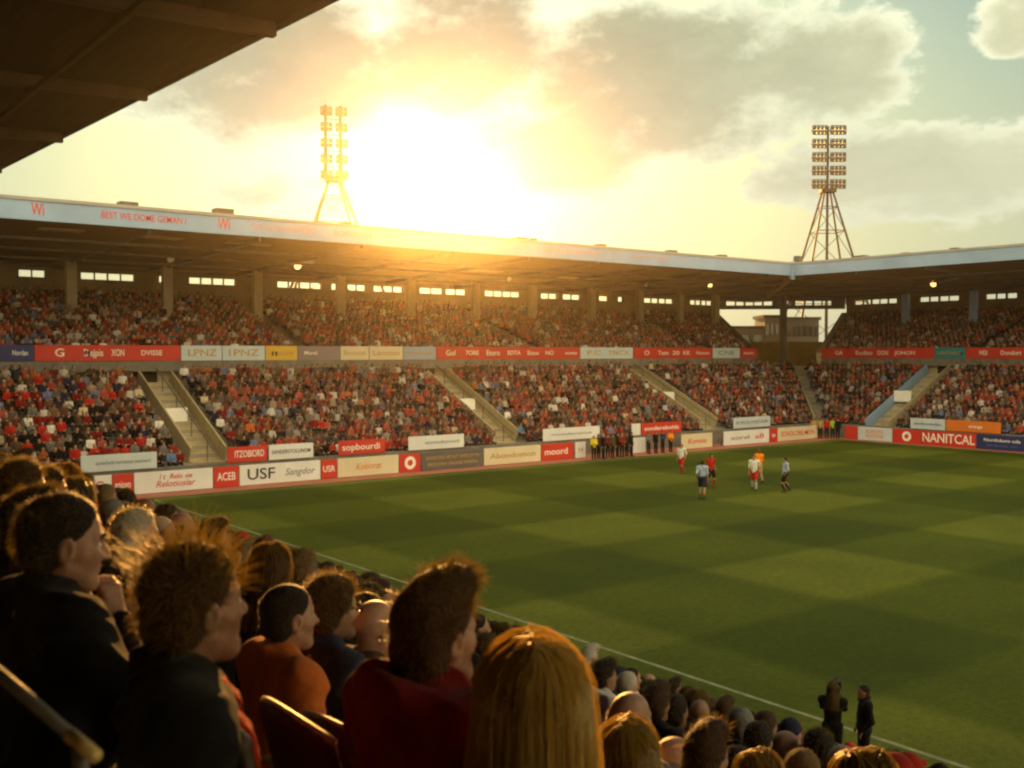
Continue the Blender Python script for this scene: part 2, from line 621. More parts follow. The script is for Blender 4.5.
def window_wall(p0, p1, slots, fix, wall_top, name, m, z_low=0.0):
    """Wall from p0 to p1 with openings at the given distances along it; each opening gets its own frame with bars."""
    p0, p1 = Vector((*p0, 0)), Vector((*p1, 0))
    L = (p1 - p0).length
    d = (p1 - p0) / L
    nrm = Vector((-d.y, d.x, 0))
    th = 0.25
    w = MB()
    def seg(a, b, z0, z1):
        q = [p0 + d * a, p0 + d * b, p0 + d * b + nrm * th, p0 + d * a + nrm * th]
        w.prism([(v.x, v.y) for v in q], z0, z1)
    seg(0, L, z_low, WZ0)
    seg(0, L, WZ1, wall_top)
    cur = 0.0
    for (a, b) in slots:
        if a > cur + 0.01:
            seg(cur, a, WZ0, WZ1)
        cur = b
    if cur < L:
        seg(cur, L, WZ0, WZ1)
    fix(w.build(name, m))
    for (a, b) in slots:
        f = MB()
        mid = nrm * 0.12
        A, B = p0 + d * (a + 0.03) + mid, p0 + d * (b - 0.03) + mid
        k = max(1, round((b - a) / 1.0))
        for i in range(1, k):
            P = A.lerp(B, i / k)
            t = 0.1 + 0.13 * ((i * 37) % 5) / 4
            f.bar(P + Vector((0, 0, WZ0 + 0.003)), P + Vector((0, 0, WZ1 - 0.003)), t, 0.08)
        f.bar(A + Vector((0, 0, WZ0 + 0.035)), B + Vector((0, 0, WZ0 + 0.035)), 0.06, 0.06)
        f.bar(A + Vector((0, 0, WZ1 - 0.035)), B + Vector((0, 0, WZ1 - 0.035)), 0.06, 0.06)
        fix(f.build('window', M_FRAME))


slots = [(-8.0, -3.5), (2.0, 5.5)]
slots = [(s[0] - MAIN_X0, s[1] - MAIN_X0) for s in slots] + [(on_y(a, BACK_Y) - MAIN_X0, on_y(b, BACK_Y) - MAIN_X0) for a, b in WIN_M]
slots = [s for s in slots if s[0] > 0.2]
slots.sort()
ok = []
for s in slots:
    if not ok or s[0] > ok[-1][1] + 0.15:
        ok.append(s)
window_wall((MAIN_X0, BACK_Y), (GAP_MAIN(S_END), BACK_Y), ok, ML, WTOP, 'back_wall', M_BACKW)
slots = sorted([(GAP_RIGHT(S_END) - on_x(a, BACK_X), GAP_RIGHT(S_END) - on_x(b, BACK_X)) for a, b in WIN_R] + [(33, 37), (41, 45)])
LR = GAP_RIGHT(S_END) - RIGHT_Y0
slots = [s for s in slots if s[0] > 0.05 and s[1] < LR]
window_wall((BACK_X, GAP_RIGHT(S_END)), (BACK_X, RIGHT_Y0), slots, RL, WTOP, 'back_wall', M_BACKW)
# the light wall that carries the slots across the open corner, on a beam
cA, cB = Vector((GAP_MAIN(S_END) + 0.15, BACK_Y, 0)), Vector((BACK_X, GAP_RIGHT(S_END) + 0.15, 0))
cd = (cB - cA)
cs = []
for a, b in WIN_C:
    t = []
    for px in (a, b):
        rr = ray(px, 353)
        M = Matrix(((rr.x, -cd.x), (rr.y, -cd.y)))
        s = M.inverted() @ Vector((cA.x, cA.y))
        t.append(s[1] * cd.length)
    cs.append((max(0.1, t[0]), min(cd.length - 0.1, t[1])))
window_wall((cA.x, cA.y), (cB.x, cB.y), cs, ML, WTOP, 'corner_screen', M_STEEL, z_low=12.05)

# roofs: two mitred wedges
RFY, RFX = 57.2, 75.6           # front edges
RZ_F, RZ_B = 14.05, 13.36
def z_under(x, y):
    d = min(max(0, y - RFY) if y > RFY else 0, 100)
    return RZ_F
BY, BX = BACK_Y + 5.0, BACK_X + 5.0  # long back overhang added to stop sun passing through the window slots
bm_ = MB()
x_mit = lambda s: RFX + s
sb = BY - RFY
def roof_slab(poly_f, name, fix, depth_of):
    b = MB()
    zu_ = lambda x, y: RZ_F - (RZ_F - RZ_B) * min(depth_of(x, y), 20.0) / 20.0
    zt_ = lambda x, y: 14.55 - 0.15 * depth_of(x, y) / 20.0
    b.prism(poly_f, zu_, zt_)
    return fix(b.build(name, [M_ROOF]))
main_roof = roof_slab([(MAIN_X0, RFY), (RFX, RFY), (RFX + sb, BY), (MAIN_X0, BY)], 'roof', ML, lambda x, y: y - RFY)
right_roof = roof_slab([(RFX + 0.004, RIGHT_Y0), (RFX + sb, RIGHT_Y0), (RFX + sb, BY - 0.004), (RFX + 0.004, RFY - 0.004)], 'roof', RL, lambda x, y: x - RFX)
# top sheets
def under(o, parent_fix=None):
    return o
t = MB().prism([(MAIN_X0, RFY - 0.02), (RFX, RFY - 0.02), (RFX + sb, BY), (MAIN_X0, BY)], lambda x, y: 14.60 - 0.15 * (y - RFY) / 20, lambda x, y: 14.66 - 0.15 * (y - RFY) / 20).build('roof_sheet', M_SHEET)
ML(t)
t = MB().prism([(RFX + 0.01, RIGHT_Y0), (RFX + sb, RIGHT_Y0), (RFX + sb, BY - 0.01), (RFX + 0.01, RFY - 0.03)], lambda x, y: 14.60 - 0.15 * (x - RFX) / 20, lambda x, y: 14.66 - 0.15 * (x - RFX) / 20).build('roof_sheet', M_SHEET)
RL(t)
# fascias
FZ0, FZ1 = 14.0, 15.12
fas_m = ML(MB().prism([(MAIN_X0, RFY - 0.16), (RFX - 0.16, RFY - 0.16), (RFX, RFY - 0.022), (MAIN_X0, RFY - 0.022)], FZ0, FZ1).build('fascia', M_FASCIA))
fas_r = RL(MB().prism([(RFX - 0.155, RIGHT_Y0), (RFX - 0.02, RIGHT_Y0), (RFX - 0.02, RFY - 0.05), (RFX - 0.155, RFY - 0.185)], FZ0, FZ1 - 0.02).build('fascia', M_FASCIA))
ML(MB().prism([(MAIN_X0, RFY - 0.24), (RFX - 0.24, RFY - 0.24), (RFX - 0.16, RFY - 0.165), (MAIN_X0, RFY - 0.165)], FZ1 - 0.12, FZ1 + 0.05).build('gutter', M_SHEET))
RL(MB().prism([(RFX - 0.235, RIGHT_Y0), (RFX - 0.16, RIGHT_Y0), (RFX - 0.16, RFY - 0.19), (RFX - 0.235, RFY - 0.265)], FZ1 - 0.14, FZ1 + 0.03).build('gutter', M_SHEET))

# roof beams, from the front edge to the back wall, and the columns that stand in the upper tier
zuf = lambda s: RZ_F - (RZ_F - RZ_B) * s / 20.0
COL_M = [on_y(px, FY + 18.2) for px in (72, 168, 258, 341, 411, 476, 533, 592, 640, 680, 716)] + [-2.0, -12.0]
for x in COL_M:
    if x < GAP_MAIN(18.2) - 0.3:
        ML(MB().box(x - 0.34, x + 0.34, FY + 18.0, FY + 18.5, 9.2, zuf(15.8) - 0.16).build('column', M_COLUMN, bevel=0.03))
    ML(MB().bar((x, RFY + 0.3, RZ_F - 0.12), (x, BACK_Y - 0.05, zuf(BACK_Y - RFY) - 0.12), 0.16, 0.3).build('roof_beam', M_STEEL))
for px in (905, 973, 1040):
    y = on_x(px, FX + 18.2)
    RL(MB().box(FX + 18.0, FX + 18.5, y - 0.34, y + 0.34, 9.2, zuf(18) - 0.16).build('column', M_FASCIA, bevel=0.03))
    RL(MB().bar((RFX + 0.3, y, RZ_F - 0.12), (BACK_X - 0.05, y, zuf(BACK_X - RFX) - 0.12), 0.16, 0.3).build('roof_beam', M_STEEL))
for s in (4.5, 9.0, 13.5, 18.0):
    ML(MB().bar((MAIN_X0 + 0.1, RFY + s, zuf(s) - 0.35), (RFX + s - 0.4, RFY + s, zuf(s) - 0.35), 0.10, 0.14).build('purlin', M_STEEL))
    RL(MB().bar((RFX + s, RIGHT_Y0 + 0.1, zuf(s) - 0.35), (RFX + s, RFY + s - 0.4, zuf(s) - 0.35), 0.10, 0.14).build('purlin', M_STEEL))
# diagonal strut where the two roofs meet, and the tall column of the open corner
ML(MB().bar((RFX + 0.35, RFY + 0.35, RZ_F - 0.1), (RFX + 12, RFY + 12, zuf(12) - 0.35), 0.35, 0.5).build('corner_beam', M_CREAM))
ML(MB().box(RFX - 0.32, RFX + 0.1, RFY - 0.34, RFY - 0.1, FZ0 - 0.35, FZ1 + 0.12).build('corner_bracket', M_FASCIA, bevel=0.03))
c_ = at_depth(783, 372, 105.5)
ML(MB().box(c_.x - 0.27, c_.x + 0.27, c_.y - 0.27, c_.y + 0.27, 0, 13.1).build('column', M_STEEL, bevel=0.03))
# pale strip lights flat on the lining of the roof
M_PANEL = mat('roof_light_panel', (0.36, 0.27, 0.16), 0.6)
for (pa, pb, py) in ((40, 84, 233), (135, 182, 240), (226, 272, 246), (14, 30, 262), (468, 500, 270), (560, 590, 277)):
    D = at_depth((pa + pb) / 2, py, 60)
    t_ = (13.75 - EYE) / (D.z - EYE)
    y = D.y * t_
    if RFY + 1 < y < BACK_Y - 1:
        ML(MB().box(on_y(pa, y), on_y(pb, y), y - 0.5, y + 0.5, zuf(y - RFY) - 0.09, zuf(y - RFY) - 0.02).build('roof_light_panel', M_PANEL))
# small vents and boxes on the roof edge
for px, w, h in ((130, 0.5, 0.35), (225, 0.55, 0.45), (346, 0.25, 0.3), (521, 0.5, 0.3), (533, 0.25, 0.3), (601, 0.35, 0.32), (672, 0.4, 0.32), (722, 0.4, 0.3)):
    x = on_y(px, RFY + 0.2)
    ML(MB().box(x - w, x + w, RFY + 0.0, RFY + 0.7, 14.62, 15.05 + h).build('roof_vent', M_STEEL, bevel=0.04))
for px, w, h in ((797, 0.25, 0.7), (860, 0.5, 0.28), (905, 0.3, 0.2), (954, 0.35, 0.25)):
    y = on_x(px, RFX + 0.5)
    RL(MB().box(RFX + 0.2, RFX + 0.9, y - w, y + w, 14.62, 15.05 + h).build('roof_vent', M_STEEL, bevel=0.04))

# fascia lettering
def letters(body, size, m, loc, rz, width=None, parent_fix=None, parent=None, **kw):
    me = text_mesh(body, size, width, **kw)
    o = link('lettering', me, m)
    M = Matrix.Translation(loc) @ Matrix.Rotation(rz, 4, 'Z') @ Matrix.Rotation(math.pi / 2, 4, 'X')
    if parent_fix:
        o.matrix_world = M
        o.parent = parent
        o.matrix_parent_inverse = parent.matrix_world.inverted()
    else:
        o.matrix_local = M
        o.parent = parent
    return o

M_LET_RED = mat('lettering_red', (0.55, 0.05, 0.03), 0.5)
M_LET_FADE = mat('lettering_faded', (0.48, 0.27, 0.24), 0.6)
M_LET_WHITE = mat('lettering_white', (0.78, 0.76, 0.72), 0.5)
M_LET_DARK = mat('lettering_dark', (0.03, 0.03, 0.04), 0.5)
M_LET_GREY = mat('lettering_grey', (0.20, 0.21, 0.22), 0.5)
M_LET_GOLD = mat('lettering_gold', (0.42, 0.25, 0.06), 0.5)
M_LET_ORANGE = mat('lettering_orange', (0.60, 0.20, 0.05), 0.5)
M_LET_BLUE = mat('lettering_blue', (0.08, 0.13, 0.30), 0.5)


def fascia_text(body, pa, pb, size, m, bold=0.0):
    y = RFY - 0.165
    xa, xb = on_y(pa, y), on_y(pb, y)
    me = text_mesh(body, size, xb - xa, bold=bold)
    o = link('lettering', me, m)
    o.rotation_euler = (math.pi / 2, 0, 0)
    o.location = ((xa + xb) / 2, y, (FZ0 + FZ1) / 2 - 0.02)
    return ML(o)


fascia_text('Wi', 33, 46, 0.95, M_LET_RED, 0.03)
fascia_text('BEST WE DOME GEMAN /', 103, 188, 0.52, M_LET_RED, 0.004)
fascia_text('Wi', 219, 231, 0.95, M_LET_RED, 0.03)
fascia_text('THE WONDERBORO', 252, 316, 0.5, M_LET_FADE, 0.004)
fascia_text('BOROUGH', 335, 372, 0.5, M_LET_FADE)
fascia_text('SANDONOR WEST', 545, 600, 0.5, M_LET_FADE)
fascia_text('RED NORE', 632, 668, 0.5, M_LET_FADE)

# aisles: pale stairs with side walls through the lower tier, doorway at the top
M_STAIR = mat('pale_stair', (0.40, 0.34, 0.20), 0.8, 0.2, 2.0, 0.2)
M_DOOR_SHADE = mat('opening_shade', (0.012, 0.010, 0.008), 0.9)  # near-black slabs stand in for the shade inside the doorways
for i, x in enumerate(AISLES_MAIN):
    st = MB()
    for n in range(L_ROWS):
        a, b, z = lower_profile(n)
        st.box(x - 0.9, x + 0.9, FY + a + 0.002, FY + b, z - 0.2, z + 0.05)
        st.box(x - 0.9, x + 0.9, FY + a + 0.42, FY + b + 0.002, z + 0.05, z + 0.2)
    ML(st.build('stairway', M_STAIR))
    for sgn in (-1, 1):
        xs = x + sgn * 1.0
        w = MB()
        a0, b0, z0 = lower_profile(1)
        a1, b1, z1 = lower_profile(L_ROWS - 1)
        w.bar((xs, FY + a0, z0 + 0.45), (xs, FY + b1 - 0.1, z1 + 0.55), 0.1, 0.9)
        ML(w.build('stair_wall', M_CREAM if sgn < 0 else M_STAIR))
    a0, b0, z0 = lower_profile(0)
    a1, b1, z1 = lower_profile(L_ROWS - 1)
    rl = MB().tube([(x + 0.1, FY + a0, z0 + 1.05), (x + 0.1, FY + b1 - 0.2, z1 + 1.1)], 0.035, 8)
    for n in range(1, L_ROWS, 3):
        aa, bb_, zz = lower_profile(n)
        rl.tube([(x + 0.1, FY + aa + 0.3, zz), (x + 0.1, FY + aa + 0.3, zz + 1.12)], 0.03, 6)
    ML(rl.build('stair_rail', M_STEEL))
    ML(MB().box(x - 1.3, x + 0.4, FY + 10.5, FY + 10.598, 4.95, 6.04).build('doorway', M_DOOR_SHADE))
    g_ = lower_profile(6)
    ML(MB().box(x - 0.95, x + 0.35, FY + g_[0], FY + g_[0] + 0.1, g_[2] + 0.05, g_[2] + 0.85).build('stair_gate', M_WHITE))
for i, y in enumerate(AISLES_RIGHT):
    st = MB()
    for n in range(L_ROWS):
        a, b, z = lower_profile(n)
        st.box(FX + a + 0.002, FX + b, y - 1.0, y + 1.0, z - 0.2, z + 0.05)
        st.box(FX + a + 0.42, FX + b + 0.002, y - 1.0, y + 1.0, z + 0.05, z + 0.2)
    RL(st.build('stairway', M_STAIR))
    for sgn, mm in ((1, M_FASCIA), (-1, M_CREAM)):
        ys = y + sgn * 1.1
        a0, b0, z0 = lower_profile(0)
        a1, b1, z1 = lower_profile(L_ROWS - 1)
        RL(MB().bar((FX + a0, ys, z0 + 0.45), (FX + b1 - 0.1, ys, z1 + 0.6), 0.1, 0.95).build('stair_wall', mm))
    RL(MB().box(FX + 10.5, FX + 10.598, y - 0.7, y + 0.5, 4.95, 6.04).build('doorway', M_DOOR_SHADE))
    g_ = lower_profile(5)
    RL(MB().box(FX + g_[0], FX + g_[0] + 0.1, y - 0.6, y + 1.0, g_[2] + 0.3, g_[2] + 1.25).build('stair_gate', M_WHITE))
# mitre aisle
st = MB()
for n in range(L_ROWS):
    a, b, z = lower_profile(n)
    st.bar((FX + a, FY + a, z - 0.02), (FX + b, FY + b, z - 0.02), 1.3, 0.16)
ML(st.build('stairway', M_STAIR))
ML(MB().bar((FX + 0.4, FY + 1.0, 1.4), (FX + 9.4, FY + 10.0, 5.75), 0.10, 0.75).build('stair_wall', M_CREAM))

# ------------------------------------------------------------------ behind the open corner
M_OCHRE = mat('ochre_render', (0.30, 0.20, 0.05), 0.9, 0.2, 0.8)
wl, wr = at_depth(735, 353, 115.5), at_depth(838, 353, 115.5)
d_ = (wr - wl).normalized()
tag(MB().bar((wl.x, wl.y, 4.2), (wr.x, wr.y, 4.2), 0.5, 8.5).build('ochre_wall', M_OCHRE), 'ochre rendered wall seen through the open corner between the two stands', 'wall')


def block(px0, px1, ytop, D, label, m, rows, cols):
    a, b = at_depth(px0, ytop, D), at_depth(px1, ytop, D)
    root = tag(empty('office_block', ((a.x + b.x) / 2, (a.y + b.y) / 2, 0)), label, 'building')
    fx = local(root)
    d = (b - a)
    L = d.length
    d.normalize()
    nrm = Vector((-d.y, d.x, 0))
    mid = (a + b) / 2
    h = a.z
    body = MB().prism([(v.x, v.y) for v in (a, b, b + nrm * 5, a + nrm * 5)], 0, h)
    fx(body.build('wall', m))
    ro = MB().prism([(v.x, v.y) for v in (a - d * .2 - nrm * .2, b + d * .2 - nrm * .2, b + d * .2 + nrm * 5.2, a - d * .2 + nrm * 5.2)], h + 0.003, h + 0.35)
    fx(ro.build('roof', M_CONC_D))
    for r in range(rows):
        for c in range(cols):
            p = a + d * (L * (c + 0.5) / cols)
            z = h - 1.3 - r * 2.3
            w = MB()
            q = p - nrm * 0.04
            w.bar((q.x - d.x * L / cols * .33, q.y - d.y * L / cols * .33, z), (q.x + d.x * L / cols * .33, q.y + d.y * L / cols * .33, z), 0.06, 1.2)
            fx(w.build('window', M_GLASS))


M_GLASS = mat('window_glass', (0.10, 0.11, 0.12), 0.15, 0.2, 0.5, spec=0.6)
M_BLOCK = mat('pale_block', (0.34, 0.31, 0.27), 0.8, 0.1, 0.3)
M_BLOCK2 = mat('grey_block', (0.26, 0.25, 0.24), 0.8, 0.1, 0.3)
block(765, 784, 318, 118, 'narrow grey office block left of the dark corner column, beyond the ochre wall', M_BLOCK, 3, 4)
block(786, 819, 320, 119, 'broad grey office block right of the dark corner column, beyond the ochre wall', M_BLOCK2, 3, 6)
block(700, 764, 329, 118.5, 'low pale building in the gap at the end of the long stand', M_BLOCK, 2, 5)  # left part, unseen behind the tier, added to block sun on the pitch

# ------------------------------------------------------------------ floodlight towers
def lamp_bank(x0, x1, z0, z1, n, y, parent, fix, rows=1):
    """One bank: open frame with a row of round lamps; the frame is the part, each lamp a sub-part."""
    f = MB()
    t = 0.09
    f.bar((x0, y, z0), (x1, y, z0), t)
    f.bar((x0, y, z1), (x1, y, z1), t)
    f.bar((x0, y, z0), (x0, y, z1), t)
    f.bar((x1, y, z0), (x1, y, z1), t)
    o = f.build('lamp_bank', M_MAST, parent)
    w = (x1 - x0) / n
    for r in range(2):
        for i in range(n):
            c = x0 + w * (i + 0.5)
            zc = z0 + (z1 - z0) * (r + 0.5) / 2
            rr = min(w, (z1 - z0) / 2) * 0.50
            l = MB().tube([(c, y + 0.30, zc), (c, y + 0.12, zc), (c, y - 0.16, zc - 0.05)], [rr * 0.45, rr * 0.9, rr], 10)
            l.build('lamp', M_LAMPGLASS, o, smooth=False)
    return o


M_LAMPGLASS = mat('lamp_housing', (0.07, 0.055, 0.04), 0.4, 0.2, 3)


def tower(px, ytop, ybank, D, rot, label, half_w, masts, splay, mast_off):
    base = at_depth(px, 353, D)
    ztop = at_depth(px, ytop, D).z
    zb = at_depth(px, ybank, D).z
    root = tag(empty('floodlight_tower', (base.x, base.y, 0), rot), label, 'floodlight tower', 'floodlight towers behind the stands')
    H = ztop
    # legs
    for (sx, sy) in ((-1, -1), (1, -1), (1, 1), (-1, 1)):
        MB().tube([(sx * splay, sy * splay, 0), (sx * 0.5, sy * 0.5, zb - 0.2)], [0.17, 0.12], 6).build('leg', M_MAST, root)
    # cross bracing
    levels = [0.0, 0.28, 0.5, 0.68, 0.82, 0.93]
    w_at = lambda t: splay + (0.5 - splay) * t
    for i in range(len(levels) - 1):
        br = MB()
        t0, t1 = levels[i], levels[i + 1]
        a, b = w_at(t0), w_at(t1)
        za, zb_ = t0 * (zb - 0.2), t1 * (zb - 0.2)
        cs = [(-1, -1), (1, -1), (1, 1), (-1, 1)]
        for k in range(4):
            p, q = cs[k], cs[(k + 1) % 4]
            br.bar((p[0] * b, p[1] * b, zb_), (q[0] * b, q[1] * b, zb_), 0.09)
            br.bar((p[0] * a, p[1] * a, za), (q[0] * b, q[1] * b, zb_), 0.06)
        br.build('brace', M_MAST, root)
    MB().box(-0.9, 0.9, -0.7, 0.7, zb - 0.3, zb + 0.1).build('platform', M_MAST, root)
    for mx in masts:
        MB().tube([(mx, 0, 0 if len(masts) == 1 else zb), (mx, 0, ztop)], [0.22, 0.14], 8).build('mast', M_MAST, root)
    return root, zb, ztop


# right-hand tower: one mast, five double banks
D_R = 126.0
k = D_R / FPX
root_r, zb, zt = tower(826, 128, 191, D_R, R(-37.8), 'floodlight tower with five wide lamp rows on one mast above the right stand', 0, [0.0], 56 * k, 0)
hw, rowh, gap = 16.5 * k, 8.6 * k, 13.3 * k
for i in range(5):
    z1 = zt - i * gap
    for sx in (-1, 1):
        xa, xb = sorted((sx * 0.5 * k * 3, sx * hw))
        lamp_bank(xa, xb, z1 - rowh, z1, 4, -0.5, root_r, None)
    MB().bar((-hw, 0, z1 - rowh / 2), (hw, 0, z1 - rowh / 2), 0.12).build('cross_arm', M_MAST, root_r)
# left-hand tower: two masts, five pairs of banks seen at a slant
D_L = 106.0
k = D_L / FPX
root_l, zb, zt = tower(335, 107, 179, D_L, R(-37.8 + 16), 'floodlight tower with two masts of lamps standing next to the sun glow', 0, [-8.3 * k, 6.5 * k], 86 * k, 0)
for i in range(5):
    z1 = zt - 2 * k - i * 15.6 * k
    for mx, n in ((-8.3 * k, 2), (6.5 * k, 3)):
        lamp_bank(mx - 5.0 * k, mx + 6.0 * k, z1 - 9 * k, z1 - 1 * k, 3, -0.45, root_l, None)
        MB().bar((mx - 5 * k, 0, z1 - 5 * k), (mx + 6 * k, 0, z1 - 5 * k), 0.12).build('cross_arm', M_MAST, root_l)
    MB().bar((-8.3 * k, 0, z1 - 12 * k), (6.5 * k, 0, z1 - 12 * k), 0.10).build('tie_bar', M_MAST, root_l)

# ------------------------------------------------------------------ lamps hung under the far roofs
M_LENS = mat('lamp_lens', (0.75, 0.72, 0.65), 0.25)
m_, g_ = new_mat('glare_lens')
o_ = g_.n('ShaderNodeOutputMaterial'); e_ = g_.n('ShaderNodeEmission')
e_.inputs[0].default_value = (1.0, 0.50, 0.14, 1); e_.inputs[1].default_value = 2.2
g_.l(e_.outputs[0], o_.inputs[0])
M_GLARE = m_  # emission stands in for glare caught on the lenses
for (px, py, lit, lab) in ((170, 259, 0, 'small unlit round lamp hung under the long roof near its left end'),
                           (297, 266, 1, 'lamp with bright glare on its lens hung under the long roof below the left floodlight tower'),
                           (508, 279, 0, 'small lamp under the long roof right of the sun'),
                           (645, 284, 0, 'pale lamp under the long roof above the third stairway'),
                           (709, 286, 1, 'lamp with faint glare on its lens under the long roof near the open corner'),
                           (934, 284, 2, 'lamp with orange glare on its lens hung under the right roof')):
    if px < 790:
        y = RFY + 9.6
        d = ray(px, py)
        t = y / d.y
        p = Vector((0, 0, EYE)) + d * t
    else:
        d = ray(px, py)
        t = (RFX + 9.6) / d.x
        p = Vector((0, 0, EYE)) + d * t
    zr = zuf(9.6)
    root = tag(empty('roof_lamp', (p.x, p.y, p.z), 0 if px < 790 else R(-90)), lab, 'lamp', 'lamps under the stand roofs')
    MB().tube([(0, 0, 0.1), (0, 0, zr - p.z - 0.02)], 0.04, 6).build('bracket', M_STEEL, root)
    MB().tube([(0, 0.28, 0.16), (0, 0.1, 0.08), (0, -0.12, 0)], [0.12, 0.26, 0.32], 12).build('housing', M_LAMPGLASS, root)
    MB().tube([(0, -0.13, 0), (0, -0.16, -0.01)], [0.27 if lit else 0.22, 0.24], 12).build('lens', M_GLARE if lit else M_LENS, root)
    if px in (297, 709, 934):
        MB().bar((0.35, 0.2, 0.1), (1.7, 0.9, 0.45), 0.28, 0.2).build('arm', M_FASCIA, root)
# ------------------------------------------------------------------ advertising boards
def bmat(name, c, var=0.10):
    return mat('board_' + name, c, 0.55, var, 0.8)

BM = {
    'white': bmat('white', (0.66, 0.68, 0.70)), 'red': bmat('red', (0.50, 0.035, 0.02)), 'navy': bmat('navy', (0.022, 0.03, 0.13)),
    'cream': bmat('cream', (0.62, 0.55, 0.40)), 'grey': bmat('grey', (0.10, 0.10, 0.10)), 'yellow': bmat('yellow', (0.62, 0.40, 0.06)),
    'teal': bmat('teal', (0.03, 0.20, 0.24)), 'orange': bmat('orange', (0.62, 0.17, 0.02)), 'mauve': bmat('mauve', (0.22, 0.18, 0.20)),
    'pale': bmat('pale', (0.50, 0.58, 0.64)), 'blue': bmat('blue', (0.28, 0.36, 0.48)),
}
LM = {'red': M_LET_RED, 'white': M_LET_WHITE, 'dark': M_LET_DARK, 'grey': M_LET_GREY, 'gold': M_LET_GOLD, 'orange': M_LET_ORANGE, 'blue': M_LET_BLUE}


def board(side, pa, pb, plane, z0, z1, colour, label, texts=(), group=None, name='advertising_board', cat='advertising board', stand=True, th=0.08, emblem=None):
    """side 'm': on the long stand's side, facing -Y; side 'r': on the right stand's side, facing -X.
    texts: (body, place along the board 0..1, share of its width, share of its height, colour, italic)."""
    if side == 'm':
        a, b = on_y(pa, plane), on_y(pb, plane)
        loc, rz = ((a + b) / 2, plane, z0), 0.0
        w = b - a
    else:
        a, b = on_x(pa, plane), on_x(pb, plane)
        loc, rz = (plane, (a + b) / 2, z0), R(-90)
        w = a - b
    h = z1 - z0
    bb = MB().box(-w / 2 + 0.015, w / 2 - 0.015, 0, th, 0.0, h)
    o = bb.build(name, BM[colour], bevel=0.012)
    o.location = loc
    o.rotation_euler = (0, 0, rz)
    tag(o, label, cat, group)
    if stand:
        for s in (-1, 1):
            MB().bar((s * (w / 2 - 0.25), th, h * 0.8), (s * (w / 2 - 0.25), th + 0.45, 0.02), 0.05).build('prop', M_STEEL, o)
    for t in texts:
        body, u, sw, sh, c = t[:5]
        it = len(t) > 5 and t[5]
        v = t[6] if len(t) > 6 else 0.5
        me = text_mesh(body, h * sh, w * sw, italic=it, bold=0.012 if sh > 0.5 else 0.004)
        l = link('lettering', me, LM[c])
        l.parent = o
        l.location = (-w / 2 + w * u, -0.006, h * v)
        l.rotation_euler = (math.pi / 2, 0, 0)
    if emblem:
        u, c1, c2 = emblem
        e = MB().tube([(-w / 2 + w * u, -0.002, h * 0.5), (-w / 2 + w * u, -0.012, h * 0.5)], h * 0.36, 24)
        e.build('emblem', LM[c1], o)
        e = MB().tube([(-w / 2 + w * u, -0.0125, h * 0.5), (-w / 2 + w * u, -0.02, h * 0.5)], h * 0.17, 16)
        e.build('emblem_centre', LM[c2], o)
    return o


GP = 'advertising boards along the edge of the pitch'
GW = 'banners on the wall in front of the far crowd'
GB = 'advertising panels on the balcony of the upper tier'
PY, PX = 53.0, 75.2
H0, H1 = 0.03, 1.12
pitch_boards = [
    (24, 60, 'white', 'white board at the left end of the long row, mostly hidden by heads', [('ORDONA', .5, .6, .45, 'red')]),
    (60, 110.5, 'white', 'white pitch board with red letters LSG', [('LSG', .62, .42, .62, 'red')]),
    (111, 132, 'red', 'small red pitch board with white word enjoy', [('enjoyo', .5, .75, .5, 'white')]),
    (132.5, 212, 'white', 'long white pitch board with red two-line script left of the red ACEB board', [('Relotiosiar', .52, .5, .42, 'red', True, .38), ('l t  Relo sie', .52, .42, .34, 'red', True, .72)]),
    (212.5, 238, 'red', 'red pitch board with white letters ACEB', [('ACEB', .5, .72, .55, 'white')]),
    (238.5, 320, 'white', 'white pitch board with big black letters USF', [('USF', .26, .33, .78, 'dark'), ('Sangdor', .74, .38, .5, 'grey', True)]),
    (320.5, 336.5, 'red', 'short red pitch board beside the black and white USF board', [('USR', .5, .75, .45, 'white')]),
    (337, 398.5, 'cream', 'cream pitch board with faint red script left of the round emblem', [('Kokiorat', .5, .42, .5, 'orange', True)]),
    (399, 420.5, 'red', 'red pitch board with a white round emblem, below the sun', [], (.5, 'white', 'red')),
    (421, 483.5, 'grey', 'dark grey pitch board with two lines of small grey letters', [('SANDORE MONT WEROSTIN', .5, .85, .28, 'gold', False, .66), ('EBOLDEN GRONE WESTA', .5, .8, .26, 'gold', False, .3)]),
    (484, 541, 'cream', 'cream pitch board with pale orange line of letters, right of the grey board', [('Abondomon', .5, .8, .45, 'gold')]),
    (541.5, 574, 'red', 'red pitch board with white word moord', [('moord', .45, .7, .55, 'white')]),
    (575.5, 586, 'white', 'small white board standing left of the row of stewards', [('H', .5, .4, .4, 'gold')]),
    (632, 646, 'white', 'short white board right of the row of stewards', []),
    (682, 713, 'cream', 'cream pitch board with red letters behind the running white-shirted player', [('Konsio', .5, .6, .5, 'red', True)]),
    (724.5, 770, 'white', 'white pitch board with red spot near the far corner', [('aorel', .35, .4, .42, 'grey'), ('aB', .78, .2, .5, 'red')]),
    (770.5, 778, 'red', 'narrow red pitch board near the far corner', [('o', .5, .4, .5, 'white')]),
    (778.5, 818, 'cream', 'last pale pitch board before the far corner', [('SCHOLORE MON', .5, .85, .5, 'red')]),
]
for bdef in pitch_boards:
    pa, pb, c, lab, tx = bdef[:5]
    board('m', pa, pb, PY, H0, H1, c, lab, tx, GP, emblem=bdef[5] if len(bdef) > 5 else None)
